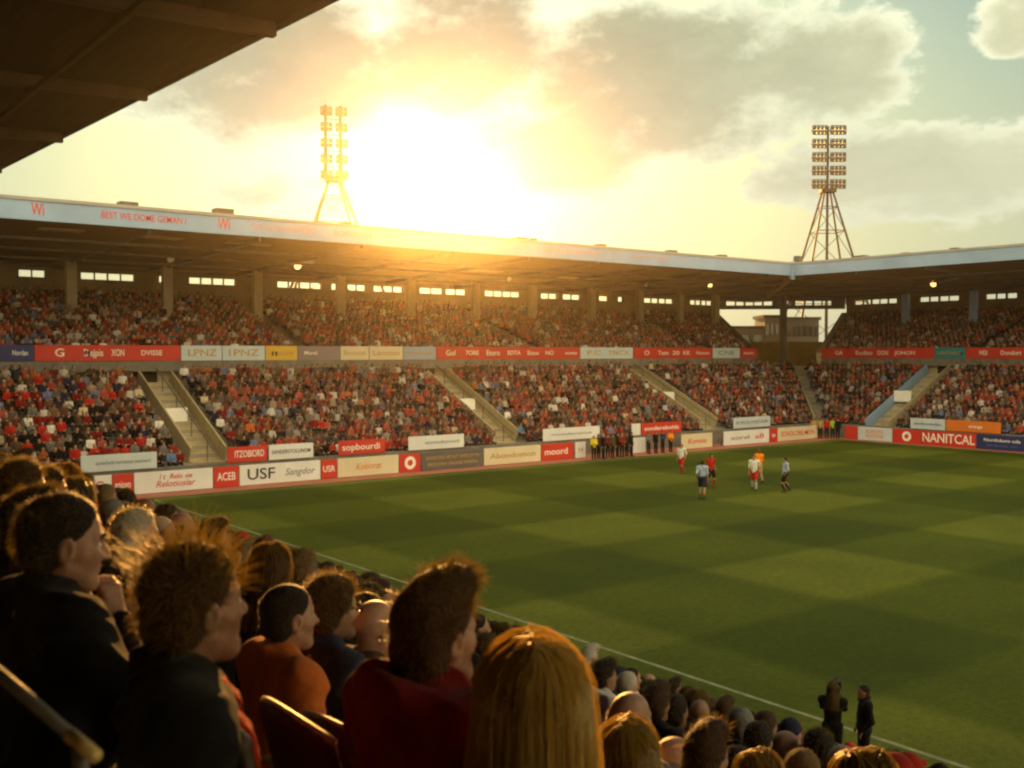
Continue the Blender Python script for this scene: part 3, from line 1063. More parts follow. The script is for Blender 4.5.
right_boards = [
    (845.5, 858, 'red', 'plain red pitch board at the corner end of the right row', []),
    (858.5, 893, 'pale', 'pale blue and white pitch board with a red oval of letters', [('ROEGERS', .5, .5, .4, 'orange', False, .66), ('EOSTONE', .5, .5, .36, 'orange', False, .32)]),
    (893.5, 922, 'red', 'red pitch board with white round emblem left of the NANITCAL board', [], (.5, 'white', 'red')),
    (922.5, 977, 'red', 'red pitch board with big white letters NANITCAL', [('NANITCAL', .5, .96, .92, 'white')]),
    (977.5, 1030, 'navy', 'navy blue pitch board with two small white lines at the right edge', [('Northdorn uda', .5, .7, .3, 'white', False, .64), ('sandonor est', .5, .6, .24, 'blue', False, .3)]),
]
for bdef in right_boards:
    pa, pb, c, lab, tx = bdef[:5]
    board('r', pa, pb, PX, H0, H1, c, lab, tx, GP, emblem=bdef[5] if len(bdef) > 5 else None)

WY, WX = FY - 0.27, FX - 0.27
wall_banners = [
    (79, 156, 'pale', 'long pale blue banner with a dotted line of letters, lowest at the left', [('sanderbold mornetsen westward', .55, .72, .34, 'grey')]),
    (226, 267, 'red', 'red wall banner with white letters left of the white dark-lettered one', [('ITZOBIORD', .55, .72, .62, 'white')]),
    (268, 313, 'white', 'white wall banner with one dark line of letters above the USF board', [('SANDERSTOLUNOM', .5, .86, .36, 'dark')]),
    (338, 385, 'red', 'red wall banner with white script letters, above the cream board', [('sopbourdi', .48, .8, .62, 'white')]),
    (408, 464, 'white', 'white wall banner with grey letters left of the second stairway', [('wonodornoni', .6, .62, .4, 'grey')]),
    (543, 600, 'white', 'plain white wall banner behind the row of stewards', [('monderonse', .5, .7, .3, 'grey')]),
    (632, 641, 'white', 'small white wall banner right of the stewards', []),
    (641.5, 682, 'red', 'red wall banner with pale letters left of the third stairway', [('sonderebolds', .5, .85, .5, 'white')]),
    (734, 771, 'pale', 'pale wall banner with grey letters near the corner', [('BOROSONDORIM', .5, .85, .42, 'grey')]),
]
for pa, pb, c, lab, tx in wall_banners:
    board('m', pa, pb, WY, 1.12, 1.98, c, lab, tx, GW, 'wall_banner', 'banner', False, 0.05)
for pa, pb, c, lab, tx in [
    (911, 946, 'pale', 'pale blue wall banner above the NANITCAL board', [('seodtosobolies', .5, .8, .36, 'blue')]),
    (946.5, 1002, 'orange', 'orange wall banner above the navy board at the right', [('orange', .55, .25, .4, 'white')])]:
    board('r', pa, pb, WX, 1.12, 1.98, c, lab, tx, GW, 'wall_banner', 'banner', False, 0.05)

BY_, BX_ = FY + 9.9, FX + 9.9
band = [
    (-30, 34, 'navy', 'dark navy balcony panel at the left end of the band', [('Nordan', .78, .25, .45, 'white')]),
    (34.5, 180.5, 'red', 'long red balcony panel with emblem and white words at the left', [('G', .16, .06, .7, 'white'), ('Dejpis', .385, .13, .62, 'white'), ('XON', .55, .09, .62, 'white'), ('DVISSE', .79, .15, .46, 'white')]),
    (181, 222, 'pale', 'pale balcony panel with gold letters right of the long red panel', [('LPNZ', .52, .7, .66, 'gold')]),
    (222.5, 265, 'pale', 'pale balcony panel with gold letters left of the yellow panel', [('1PNZ', .5, .7, .66, 'gold')]),
    (265.5, 297.5, 'yellow', 'yellow balcony panel with dark script', [('Anazins', .5, .75, .5, 'gold', True)]),
    (298, 340, 'mauve', 'dull mauve balcony panel with grey letters right of the yellow panel', [('Morel', .3, .3, .4, 'white'), ('ENSOR', .72, .4, .5, 'grey')]),
    (340.5, 369, 'cream', 'cream balcony panel with gold letters, left one of two in the sun glow', [('Bonton', .5, .75, .5, 'gold')]),
    (369.5, 403, 'cream', 'cream balcony panel with gold letters beside the grey-blue panel', [('Lanzios', .5, .8, .55, 'gold')]),
    (403.5, 436, 'blue', 'grey-blue balcony panel below the sun', [('Nordenmann', .5, .85, .35, 'gold')]),
    (436.5, 580, 'red', 'longest red balcony panel in the middle with seven white words', [('Gol', .09, .06, .6, 'white'), ('7ORE', .23, .085, .5, 'white'), ('Etoro', .37, .09, .6, 'white'), ('EDTA', .515, .09, .5, 'white'), ('Etoo', .65, .08, .5, 'white'), ('NO', .77, .06, .5, 'white'), ('oonto', .93, .09, .4, 'white')]),
    (580.5, 633, 'pale', 'pale balcony panel with gold letters right of the middle red panel', [('P.C', .25, .25, .6, 'gold'), ('TNCX', .72, .42, .6, 'gold')]),
    (633.5, 712.5, 'red', 'red balcony panel with five white words near the end of the band', [('O', .16, .06, .6, 'white'), ('Tem', .36, .13, .55, 'white'), ('20', .52, .09, .55, 'white'), ('KK', .66, .09, .55, 'white'), ('Nonon', .87, .17, .45, 'white')]),
    (713, 740, 'pale', 'short pale balcony panel next to the last red panel', [('CNE', .5, .6, .6, 'grey')]),
    (740.5, 757, 'red', 'short red balcony panel that ends the long band', [('noort', .5, .6, .45, 'white')]),
]
for pa, pb, c, lab, tx in band:
    board('m', pa, pb, BY_, 6.72, 7.68, c, lab, tx, GB, 'balcony_panel', 'advertising panel', False, 0.06)
for pa, pb, c, lab, tx in [
    (820, 934, 'red', 'long red balcony panel on the right stand with white words', [('GA', .18, .07, .6, 'white'), ('Eodito', .41, .15, .55, 'white'), ('DON', .575, .09, .6, 'white'), ('JONON', .76, .17, .5, 'white')]),
    (934.5, 965, 'teal', 'teal balcony panel with small pale letters on the right stand', [('LANOTHOSIN', .5, .8, .42, 'gold')]),
    (965.5, 1060, 'red', 'red balcony panel at the right edge with white letters', [('WEX', .2, .1, .6, 'white'), ('Dondort', .5, .22, .55, 'white')])]:
    board('r', pa, pb, BX_, 6.72, 7.68, c, lab, tx, GB, 'balcony_panel', 'advertising panel', False, 0.06)

# perimeter boards on the near side, seen from behind
k = 0
y = 1.0
while y < 50:
    o = MB().box(14.60, 14.67, y + 0.02, y + 5.9, 0.03, 0.74).build('perimeter_board', mat('board_back', (0.035, 0.03, 0.025), 0.8, 0.3, 1.0))
    tag(o, 'dark back of a low touchline board below the near crowd, %s from the far end' % ['ninth', 'eighth', 'seventh', 'sixth', 'fifth', 'fourth', 'third', 'second', 'first'][int((y - 1) // 6)], 'advertising board', 'backs of the boards below the near crowd')
    for yy in (y + 0.6, y + 3.0, y + 5.3):
        MB().bar((14.59, yy, 0.62), (14.25, yy, 0.02), 0.05).build('prop', M_STEEL, o)
    y += 6.0

# ------------------------------------------------------------------ the near stand
N_X0, N_DEP, N_Z, N_RISE = 0.45, 0.8, 5.46, 0.353
near_stand = tag(empty('football_stand', (6, 20, 0)), 'near stand with dark sloping roof overhead and stepped terrace down to the pitch', 'stand')
NL = local(near_stand)
b = MB()
for n in range(-9, 16):
    z = N_Z - N_RISE * n
    x = N_X0 + N_DEP * n
    b.box(x, x + N_DEP, -62, 54, 0 if n > 11 else z - 1.2, z)
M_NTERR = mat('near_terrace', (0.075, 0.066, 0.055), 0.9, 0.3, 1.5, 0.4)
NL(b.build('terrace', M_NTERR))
NL(MB().box(13.25, 13.42, -62, 54, 0, 1.0).build('front_wall', M_CONC_D))
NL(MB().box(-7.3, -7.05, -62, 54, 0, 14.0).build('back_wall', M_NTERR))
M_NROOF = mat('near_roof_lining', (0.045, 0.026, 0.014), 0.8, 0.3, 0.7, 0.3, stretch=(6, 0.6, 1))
ex = lambda yy: 9.63 - 0.042 * (yy - 18.7)
b = MB()
zr = lambda x, y: 14.1 + 0.03 * (x - 9)
b.prism([(-9, -62), (ex(-62), -62), (ex(60), 60), (-9, 60)], zr, lambda x, y: zr(x, y) + 0.25)  # unseen right-hand run lengthened to keep side light off the near rows
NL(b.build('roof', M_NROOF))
M_RAFT = mat('near_rafter', (0.085, 0.048, 0.024), 0.7, 0.25, 2.0)
for y in (-57.0, -50.0, -43.0, -36.0, -29.0, -22.0, -15.0, -8.0, -1.0, 6.0, 13.3, 20.3, 27.4, 34.4, 41.5, 48.5):
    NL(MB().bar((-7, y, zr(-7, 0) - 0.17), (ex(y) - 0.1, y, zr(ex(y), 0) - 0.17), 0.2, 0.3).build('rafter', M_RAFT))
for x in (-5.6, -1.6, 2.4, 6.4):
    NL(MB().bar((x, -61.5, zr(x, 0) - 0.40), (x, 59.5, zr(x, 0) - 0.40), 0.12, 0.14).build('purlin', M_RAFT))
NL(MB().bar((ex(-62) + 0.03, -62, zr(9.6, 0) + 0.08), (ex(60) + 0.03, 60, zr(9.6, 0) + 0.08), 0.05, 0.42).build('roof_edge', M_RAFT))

# ------------------------------------------------------------------ warm evening air
m_, g_ = new_mat('evening_air')
o_ = g_.n('ShaderNodeOutputMaterial')
v_ = g_.n('ShaderNodeVolumePrincipled')
v_.inputs['Color'].default_value = (1.0, 0.92, 0.76, 1)
v_.inputs['Density'].default_value = HAZE_DENSITY = 0.00034
v_.inputs['Anisotropy'].default_value = 0.92
g_.l(v_.outputs[0], o_.inputs['Volume'])
haze = MB().box(-62, 162, -66, 114, -1, 35.2).build('haze', m_)
tag(haze, kind='stuff')
# ------------------------------------------------------------------ body modelling: distance fields turned into one smooth surface
class Field:
    def __init__(self, lo, hi, h):
        self.h = h
        self.lo = np.array(lo, float)
        self.n = np.ceil((np.array(hi) - self.lo) / h).astype(int) + 1
        self.d = np.full(self.n, 10.0, np.float32)
        self.ax = [self.lo[i] + h * np.arange(self.n[i]) for i in range(3)]

    def _sub(self, lo, hi):
        sl = []
        for i in range(3):
            a = max(0, int((lo[i] - self.lo[i]) / self.h) - 1)
            b = min(self.n[i], int((hi[i] - self.lo[i]) / self.h) + 3)
            if b <= a:
                return None, None
            sl.append(slice(a, b))
        g = np.meshgrid(self.ax[0][sl[0]], self.ax[1][sl[1]], self.ax[2][sl[2]], indexing='ij')
        return tuple(sl), g

    def _merge(self, sl, v, k, cut=False):
        d = self.d[sl]
        if cut:
            v = -v
            h = np.maximum(k - np.abs(d - v), 0) / k
            self.d[sl] = np.maximum(d, v) + h * h * k * 0.25
        else:
            h = np.maximum(k - np.abs(d - v), 0) / k
            self.d[sl] = np.minimum(d, v) - h * h * k * 0.25

    def cone(self, a, b, r1, r2=None, k=0.03, cut=False):
        r2 = r1 if r2 is None else r2
        a, b = np.array(a, float), np.array(b, float)
        m = max(r1, r2) + k + 2 * self.h
        sl, g = self._sub(np.minimum(a, b) - m, np.maximum(a, b) + m)
        if sl is None:
            return self
        ab = b - a
        L = max(1e-9, ab.dot(ab))
        t = np.clip(((g[0] - a[0]) * ab[0] + (g[1] - a[1]) * ab[1] + (g[2] - a[2]) * ab[2]) / L, 0, 1)
        v = np.sqrt((g[0] - a[0] - t * ab[0]) ** 2 + (g[1] - a[1] - t * ab[1]) ** 2 + (g[2] - a[2] - t * ab[2]) ** 2) - (r1 + (r2 - r1) * t)
        self._merge(sl, v, k, cut)
        return self

    def ell(self, c, r, k=0.03, cut=False, M=None):
        c, r = np.array(c, float), np.array(r, float)
        m = max(r) + k + 2 * self.h
        sl, g = self._sub(c - m, c + m)
        if sl is None:
            return self
        x, y, z = g[0] - c[0], g[1] - c[1], g[2] - c[2]
        if M is not None:
            x, y, z = (M[0][0] * x + M[1][0] * y + M[2][0] * z, M[0][1] * x + M[1][1] * y + M[2][1] * z, M[0][2] * x + M[1][2] * y + M[2][2] * z)
        k0 = np.sqrt((x / r[0]) ** 2 + (y / r[1]) ** 2 + (z / r[2]) ** 2)
        k1 = np.sqrt((x / r[0] ** 2) ** 2 + (y / r[1] ** 2) ** 2 + (z / r[2] ** 2) ** 2) + 1e-6
        self._merge(sl, k0 * (k0 - 1) / k1, k, cut)
        return self

    def keep(self, fn, k=0.02):
        g = np.meshgrid(*self.ax, indexing='ij')
        v = fn(*g)
        h = np.maximum(k - np.abs(self.d - v), 0) / k
        self.d = np.maximum(self.d, v) + h * h * k * 0.25
        return self

    def wrinkle(self, amp, f, seed=0):
        """Cloth folds: soft ridges, mostly running across the body, bent by a slow warp."""
        x, y, z = np.meshgrid(*self.ax, indexing='ij')
        rs = np.random.default_rng(seed)
        wa = np.sin(x * 7.1 + rs.uniform(0, 6)) + np.sin(y * 8.3 + z * 4.1 + rs.uniform(0, 6)) + 0.7 * np.sin(z * 9.7 - x * 5.3 + rs.uniform(0, 6))
        v = 0
        for i, (wx, wy, wz, a) in enumerate(((0.5, 0.7, 0.9, 1.0), (0.8, -0.5, 0.8, 0.8), (-0.3, 0.9, 0.5, 0.6), (1.5, 0.6, 1.6, 0.35), (-0.9, 1.7, 1.2, 0.3))):
            ph = (x * wx + y * wy + z * wz) * f + (1.3 + 0.3 * i) * wa + rs.uniform(0, 6.28)
            gate = 0.5 + 0.5 * np.sin(x * (9 + i) + y * (11 - i) + z * 10 + rs.uniform(0, 6.28))
            v = v + a * gate * (1 - np.abs(np.sin(ph * 0.5))) ** 2
        self.d += (amp * (0.55 - v)).astype(np.float32)
        return self

    def mesh(self):
        d, h = self.d, self.h
        s = d < 0
        nx, ny, nz = d.shape
        acc = np.zeros((nx - 1, ny - 1, nz - 1, 3), np.float32)
        cnt = np.zeros((nx - 1, ny - 1, nz - 1), np.float32)
        for ax in range(3):
            o = [(0, 0), (1, 0), (0, 1), (1, 1)]
            for (p, q) in o:
                off = [0, 0, 0]
                oth = [i for i in range(3) if i != ax]
                off[oth[0]], off[oth[1]] = p, q
                sl0 = tuple(slice(off[i], off[i] + d.shape[i] - 1) for i in range(3))
                off2 = list(off)
                off2[ax] = 1
                sl1 = tuple(slice(off2[i], off2[i] + d.shape[i] - 1) for i in range(3))
                d0, d1 = d[sl0], d[sl1]
                x = s[sl0] != s[sl1]
                idx = np.nonzero(x)
                if not len(idx[0]):
                    continue
                t = d0[idx] / (d0[idx] - d1[idx])
                pt = np.zeros((len(t), 3), np.float32)
                pt[:, oth[0]], pt[:, oth[1]], pt[:, ax] = p, q, t
                acc[idx] += pt
                cnt[idx] += 1
        act = cnt > 0
        ids = np.full(act.shape, -1, np.int64)
        ids[act] = np.arange(act.sum())
        cells = np.argwhere(act)
        V = (cells + acc[act] / cnt[act][:, None]) * h + self.lo
        Q = []
        for ax in range(3):
            sl0 = [slice(None)] * 3
            sl1 = [slice(None)] * 3
            sl0[ax], sl1[ax] = slice(0, -1), slice(1, None)
            a, b = s[tuple(sl0)], s[tuple(sl1)]
            x = a != b
            oth = [(ax + 1) % 3, (ax + 2) % 3]
            for i in oth:
                sh = [slice(None)] * 3
                sh[i] = slice(0, 1)
                x[tuple(sh)] = False
                sh[i] = slice(-1, None)
                x[tuple(sh)] = False
            e = np.argwhere(x)
            if not len(e):
                continue
            flip = a[tuple(e.T)]
            u, w = np.zeros(3, int), np.zeros(3, int)
            u[oth[0]], w[oth[1]] = 1, 1
            c00, c10, c11, c01 = e - u - w, e - w, e, e - u
            q = np.stack([ids[tuple(c.T)] for c in (c00, c10, c11, c01)], 1)
            q[~flip] = q[~flip][:, ::-1]
            Q.append(q)
        return V, np.concatenate(Q) if Q else np.zeros((0, 4), int)


def join(parts):
    V, Q, o = [], [], 0
    for v, q in parts:
        V.append(v)
        Q.append(q + o)
        o += len(v)
    return np.concatenate(V), np.concatenate(Q)


def rotz(a):
    c, s = math.cos(a), math.sin(a)
    return np.array([[c, -s, 0], [s, c, 0], [0, 0, 1.0]])


def roty(a):
    c, s = math.cos(a), math.sin(a)
    return np.array([[c, 0, s], [0, 1, 0], [-s, 0, c]])


def rotx(a):
    c, s = math.cos(a), math.sin(a)
    return np.array([[1.0, 0, 0], [0, c, -s], [0, s, c]])


# ---- head, facing +X, origin in its middle; chin at -0.118, top at 0.122
def head_field(h, wide=1.0, nose=1.0, jaw=1.0, lo=(-0.14, -0.12, -0.24), hi=(0.15, 0.12, 0.15)):
    f = Field(lo, hi, h)
    w = wide
    f.ell((-0.012, 0, 0.036), (0.100, 0.077 * w, 0.087), 0.02)
    f.ell((0.030, 0, -0.042), (0.058, 0.056 * w * jaw, 0.070), 0.05)
    f.cone((0.068, 0.012, -0.100), (0.068, -0.012, -0.100), 0.020 * jaw, None, 0.028)
    for s in (-1, 1):
        f.cone((-0.002, s * 0.048 * w * jaw, -0.058), (0.055, s * 0.018, -0.098), 0.017, None, 0.04)
        f.cone((0.056, s * 0.038 * w, -0.020), (0.030, s * 0.056 * w, -0.010), 0.019, None, 0.03)
        f.cone((0.083, s * 0.010, 0.020), (0.064, s * 0.047, 0.023), 0.0125, 0.0105, 0.016)
        f.ell((0.089, s * 0.032, 0.000), (0.018, 0.019, 0.012), 0.012, cut=True)
    f.cone((0.088, 0, 0.010), (0.1115 * nose, 0, -0.030), 0.0080, 0.0110, 0.014)
    for s in (-1, 1):
        f.cone((0.097, s * 0.011, -0.034), (0.090, s * 0.015, -0.034), 0.0075, None, 0.012)
    f.cone((0.0885, 0.014, -0.0575), (0.0885, -0.014, -0.0575), 0.0070, None, 0.008)
    f.cone((0.0855, 0.013, -0.0705), (0.0855, -0.013, -0.0705), 0.0080, None, 0.008)
    f.cone((0.097, 0.022, -0.0642), (0.097, -0.022, -0.0642), 0.0042, None, 0.005, cut=True)
    f.ell((0.086, 0, -0.083), (0.010, 0.020, 0.008), 0.012, cut=True)
    f.cone((-0.030, 0, -0.06), (-0.058, 0, -0.23), 0.052 * (0.5 + 0.5 * w), 0.060, 0.04)
    for s in (-1, 1):
        M = rotz(s * 0.35) @ roty(0.15)
        f.ell((-0.012, s * 0.080 * w, -0.008), (0.021, 0.008, 0.034), 0.012, M=M)
        f.ell((-0.009, s * 0.088 * w, -0.004), (0.010, 0.006, 0.020), 0.008, cut=True, M=M)
    return f


def face_hair(seed, beard):
    """Eyebrows and, for some, a short beard or stubble: strands rooted in the skin of the face."""
    V, Q = head_field(0.006).mesh()
    rs = np.random.default_rng(seed)
    out = {}
    pts, nr = surface_points(V, Q, 60000, rs)
    m = (np.abs(pts[:, 2] - 0.026 + 0.15 * np.maximum(0, np.abs(pts[:, 1]) - 0.035)) < 0.005) & (np.abs(pts[:, 1]) > 0.010) & (np.abs(pts[:, 1]) < 0.052) & (pts[:, 0] > 0.04)
    def grow(m, n, L, comb, r):
        P, N = pts[m][:n], nr[m][:n]
        d = N * 0.5 + comb(P) + rs.normal(size=P.shape) * 0.2
        d /= np.linalg.norm(d, axis=1, keepdims=True)
        t = np.linspace(0, 1, 3)
        path = P[:, None] - N[:, None] * 0.001 + d[:, None] * (L * rs.uniform(0.6, 1.1, len(P)))[:, None, None] * t[None, :, None]
        return strand_mesh(path, r)
    out['eyebrows'] = grow(m, 420, 0.008, lambda P: np.stack([0 * P[:, 0], np.sign(P[:, 1]), 0.3 + 0 * P[:, 0]], 1), 0.0007)
    if beard:
        b = (pts[:, 2] < -0.040 + 0.5 * np.maximum(0, 0.02 - pts[:, 0])) & (pts[:, 2] > -0.125) & (pts[:, 0] > -0.012) & ~((pts[:, 0] > 0.078) & (np.abs(pts[:, 1]) < 0.022) & (pts[:, 2] > -0.079))
        out['beard'] = grow(b, 4200, 0.004 * beard, lambda P: np.array([[0.1, 0, -0.6]]), 0.00045)
    return out


def eyes_mesh():
    parts = []
    for s in (-1, 1):
        f = Field((0.055, s * 0.032 - 0.02, -0.02), (0.10, s * 0.032 + 0.02, 0.025), 0.004)
        f.ell((0.0735, s * 0.032, 0.001), (0.0125, 0.0125, 0.0125), 0.002)
        parts.append(f.mesh())
    return parts


# ---- hair caps and strands, in the head's frame
def hair_cap(h, t, top=0.0, style='short', lump=0.0, seed=1):
    f = Field((-0.20, -0.19, -0.20), (0.20, 0.19, 0.28), h)
    f.ell((-0.014, 0, 0.036 + top * 0.4), (0.100 + t, 0.077 + t, 0.087 + t + top), 0.02)
    if style == 'quiff':
        f.ell((0.030, 0, 0.115), (0.075, 0.065, 0.042), 0.03)
        f.ell((0.062, 0.005, 0.118), (0.040, 0.055, 0.034), 0.03)
    f.cone((-0.055, 0.035, -0.035), (-0.055, -0.035, -0.035), 0.040 + t, None, 0.03)
    if lump:
        rs = np.random.default_rng(seed)
        for i in range(90):
            v = rs.normal(size=3)
            v /= np.linalg.norm(v)
            c = np.array([-0.014, 0, 0.036]) + v * np.array([0.098, 0.076, 0.086]) * (1 + t * 6)
            f.ell(c, (lump,) * 3, 0.012)
    def line(x, y, z):
        wv = 0.006 * np.sin(z * 190 + y * 60 + 2 * np.sin(x * 90)) + 0.004 * np.sin(y * 310 + z * 77) + 0.003 * np.sin(x * 260 - z * 120)
        x = x + wv
        z = z + wv
        front = (x - (0.024 + 0.70 * np.maximum(0, z - 0.015) + 0.10 * np.minimum(0, z - 0.015))) * 0.82
        low = (-0.088 + np.clip((x + 0.055) * 0.95, 0, 0.09)) - z
        return np.maximum(front, low)
    f.keep(line, 0.018)
    # hollow out the skull itself a little so that the cap sits on the skin
    return f


def surface_points(V, Q, n, rs):
    a, b, c, d = V[Q[:, 0]], V[Q[:, 1]], V[Q[:, 2]], V[Q[:, 3]]
    nr = np.cross(c - a, d - b)
    ar = np.linalg.norm(nr, axis=1) + 1e-12
    i = rs.choice(len(Q), n, p=ar / ar.sum())
    u, v = rs.random((n, 1)), rs.random((n, 1))
    p = (a[i] * (1 - u) + b[i] * u) * (1 - v) + (d[i] * (1 - u) + c[i] * u) * v
    return p, nr[i] / ar[i][:, None]


def strand_mesh(path, r0, r1=0.15):
    """path: (N, S, 3). Three-sided tapering strands."""
    N, S, _ = path.shape
    tan = np.gradient(path, axis=1)
    tan /= np.linalg.norm(tan, axis=2, keepdims=True) + 1e-9
    ref = np.array([0.3, 0.9, 0.2])
    u = np.cross(tan, ref)
    u /= np.linalg.norm(u, axis=2, keepdims=True) + 1e-9
    w = np.cross(tan, u)
    rr = np.broadcast_to(np.asarray(r0, float).reshape(-1, 1), (N, S)) * np.linspace(1, r1, S)[None, :]
    V = np.empty((N, S, 3, 3))
    for k in range(3):
        a = 2 * math.pi * k / 3
        V[:, :, k] = path + (u * math.cos(a) + w * math.sin(a)) * rr[..., None]
    base = (np.arange(N) * S * 3)[:, None, None]
    s = np.arange(S - 1)[None, :, None] * 3
    k = np.arange(3)[None, None, :]
    k2 = (k + 1) % 3
    q = np.stack([base + s + k, base + s + k2, base + s + 3 + k2, base + s + 3 + k], -1)
    return V.reshape(-1, 3), q.reshape(-1, 4)


def strands(V, Q, n, length, comb=(0, 0, 0), up=1.0, rand=0.3, curl=0.0, r=0.0011, segs=5, seed=3, clump=0, zmin=None, sag=0.0):
    rs = np.random.default_rng(seed)
    p, nr = surface_points(V, Q, n, rs)
    if zmin is not None:
        k = p[:, 2] > zmin + 0.03 * rs.normal(size=n)
        p, nr = p[k], nr[k]
        n = len(p)
    d = nr * up + np.array(comb) + rs.normal(size=(n, 3)) * rand
    L = length * rs.uniform(0.55, 1.15, n)
    if clump:
        c = p[rs.choice(n, clump)]
        j = np.argmin(((p[:, None, :] - c[None]) ** 2).sum(-1), axis=1)
        cd = rs.normal(size=(clump, 3)) * rand * 1.2
        d = nr * up + np.array(comb) + cd[j] + rs.normal(size=(n, 3)) * rand * 0.45
        L = L * rs.uniform(0.65, 1.2, clump)[j]
    d /= np.linalg.norm(d, axis=1, keepdims=True)
    t = np.linspace(0, 1, segs)
    path = p[:, None, :] - nr[:, None, :] * 0.004 + d[:, None, :] * (L[:, None] * t[None])[..., None]
    path[:, :, 2] -= (sag * L[:, None] * t[None] ** 2)
    if curl:
        ph = rs.uniform(0, 6.28, n)[:, None] + t[None] * 6.0
        e1 = np.cross(d, [0.2, 0.3, 0.9])
        e1 /= np.linalg.norm(e1, axis=1, keepdims=True) + 1e-9
        e2 = np.cross(d, e1)
        path += (e1[:, None] * np.cos(ph)[..., None] + e2[:, None] * np.sin(ph)[..., None]) * (curl * t[None, :, None])
    return strand_mesh(path, r * rs.uniform(0.7, 1.3, n))


def long_hair(h, length, nst, seed=5, width=1.0, r=0.0012):
    """Straight hair that falls over the shoulders; head's frame."""
    f = Field((-0.2, -0.2, -length - 0.05), (0.14, 0.2, 0.20), h)
    f.ell((-0.016, 0, 0.038), (0.113, 0.091, 0.098), 0.02)
    f.cone((-0.045, 0.035, 0.02), (-0.085, 0.058 * width, -length), 0.082, 0.070, 0.05)
    f.cone((-0.045, -0.035, 0.02), (-0.085, -0.058 * width, -length), 0.082, 0.070, 0.05)
    def face(x, y, z):
        return (x - (0.030 + 0.62 * np.maximum(0, z - 0.02) - 0.10 * np.maximum(0, -z))) * 0.85
    f.keep(face, 0.02)
    V, Q = f.mesh()
    rs = np.random.default_rng(seed)
    S = 16
    ph = rs.uniform(-2.35, 2.35, nst) + math.pi          # round the back
    t = np.linspace(0, 1, S)
    Ls = (0.12 + length) * rs.uniform(0.75, 1.06, nst)
    path = np.empty((nst, S, 3))
    off = rs.gamma(2.0, 0.0022, nst)
    fly = rs.random(nst) < 0.16
    off[fly] += rs.uniform(0.004, 0.020, fly.sum())
    wob = rs.uniform(0, 6.28, (nst, 2))
    part = rs.uniform(-0.075, 0.06, nst)
    for i in range(S):
        s = t[i]
        a = np.minimum(1.0, s * 3.2) * math.pi / 2        # over the crown, then down
        rad = np.sin(a)
        z = 0.038 + (0.098 + off) * np.cos(a) - np.maximum(0, s - 0.3125) * Ls * 1.25
        fall = np.maximum(0, s - 0.3125) / 0.6875
        rx = 0.113 + off + 0.018 * fall
        ry = 0.091 + off + 0.040 * fall * width
        cx = -0.016 - 0.06 * fall
        path[:, i, 0] = cx + part * (1 - np.minimum(1, s * 3.2)) ** 1.0 + np.cos(ph) * rx * rad + 0.004 * np.sin(wob[:, 0] + 5 * s)
        path[:, i, 1] = np.sin(ph) * ry * rad + 0.005 * np.sin(wob[:, 1] + 4 * s) * (0.3 + fall)
        path[:, i, 2] = z
    return join([(V, Q), strand_mesh(path, r * rs.uniform(0.7, 1.4, nst), 0.5)]) + (len(Q),)


# ---- body
def seated_pose(lean=0.06, arms='lap', yaw=0.0, pitch=0.0, roll=0.0):
    return dict(kind='seated', lean=lean, arms=arms, yaw=yaw, pitch=pitch, roll=roll)


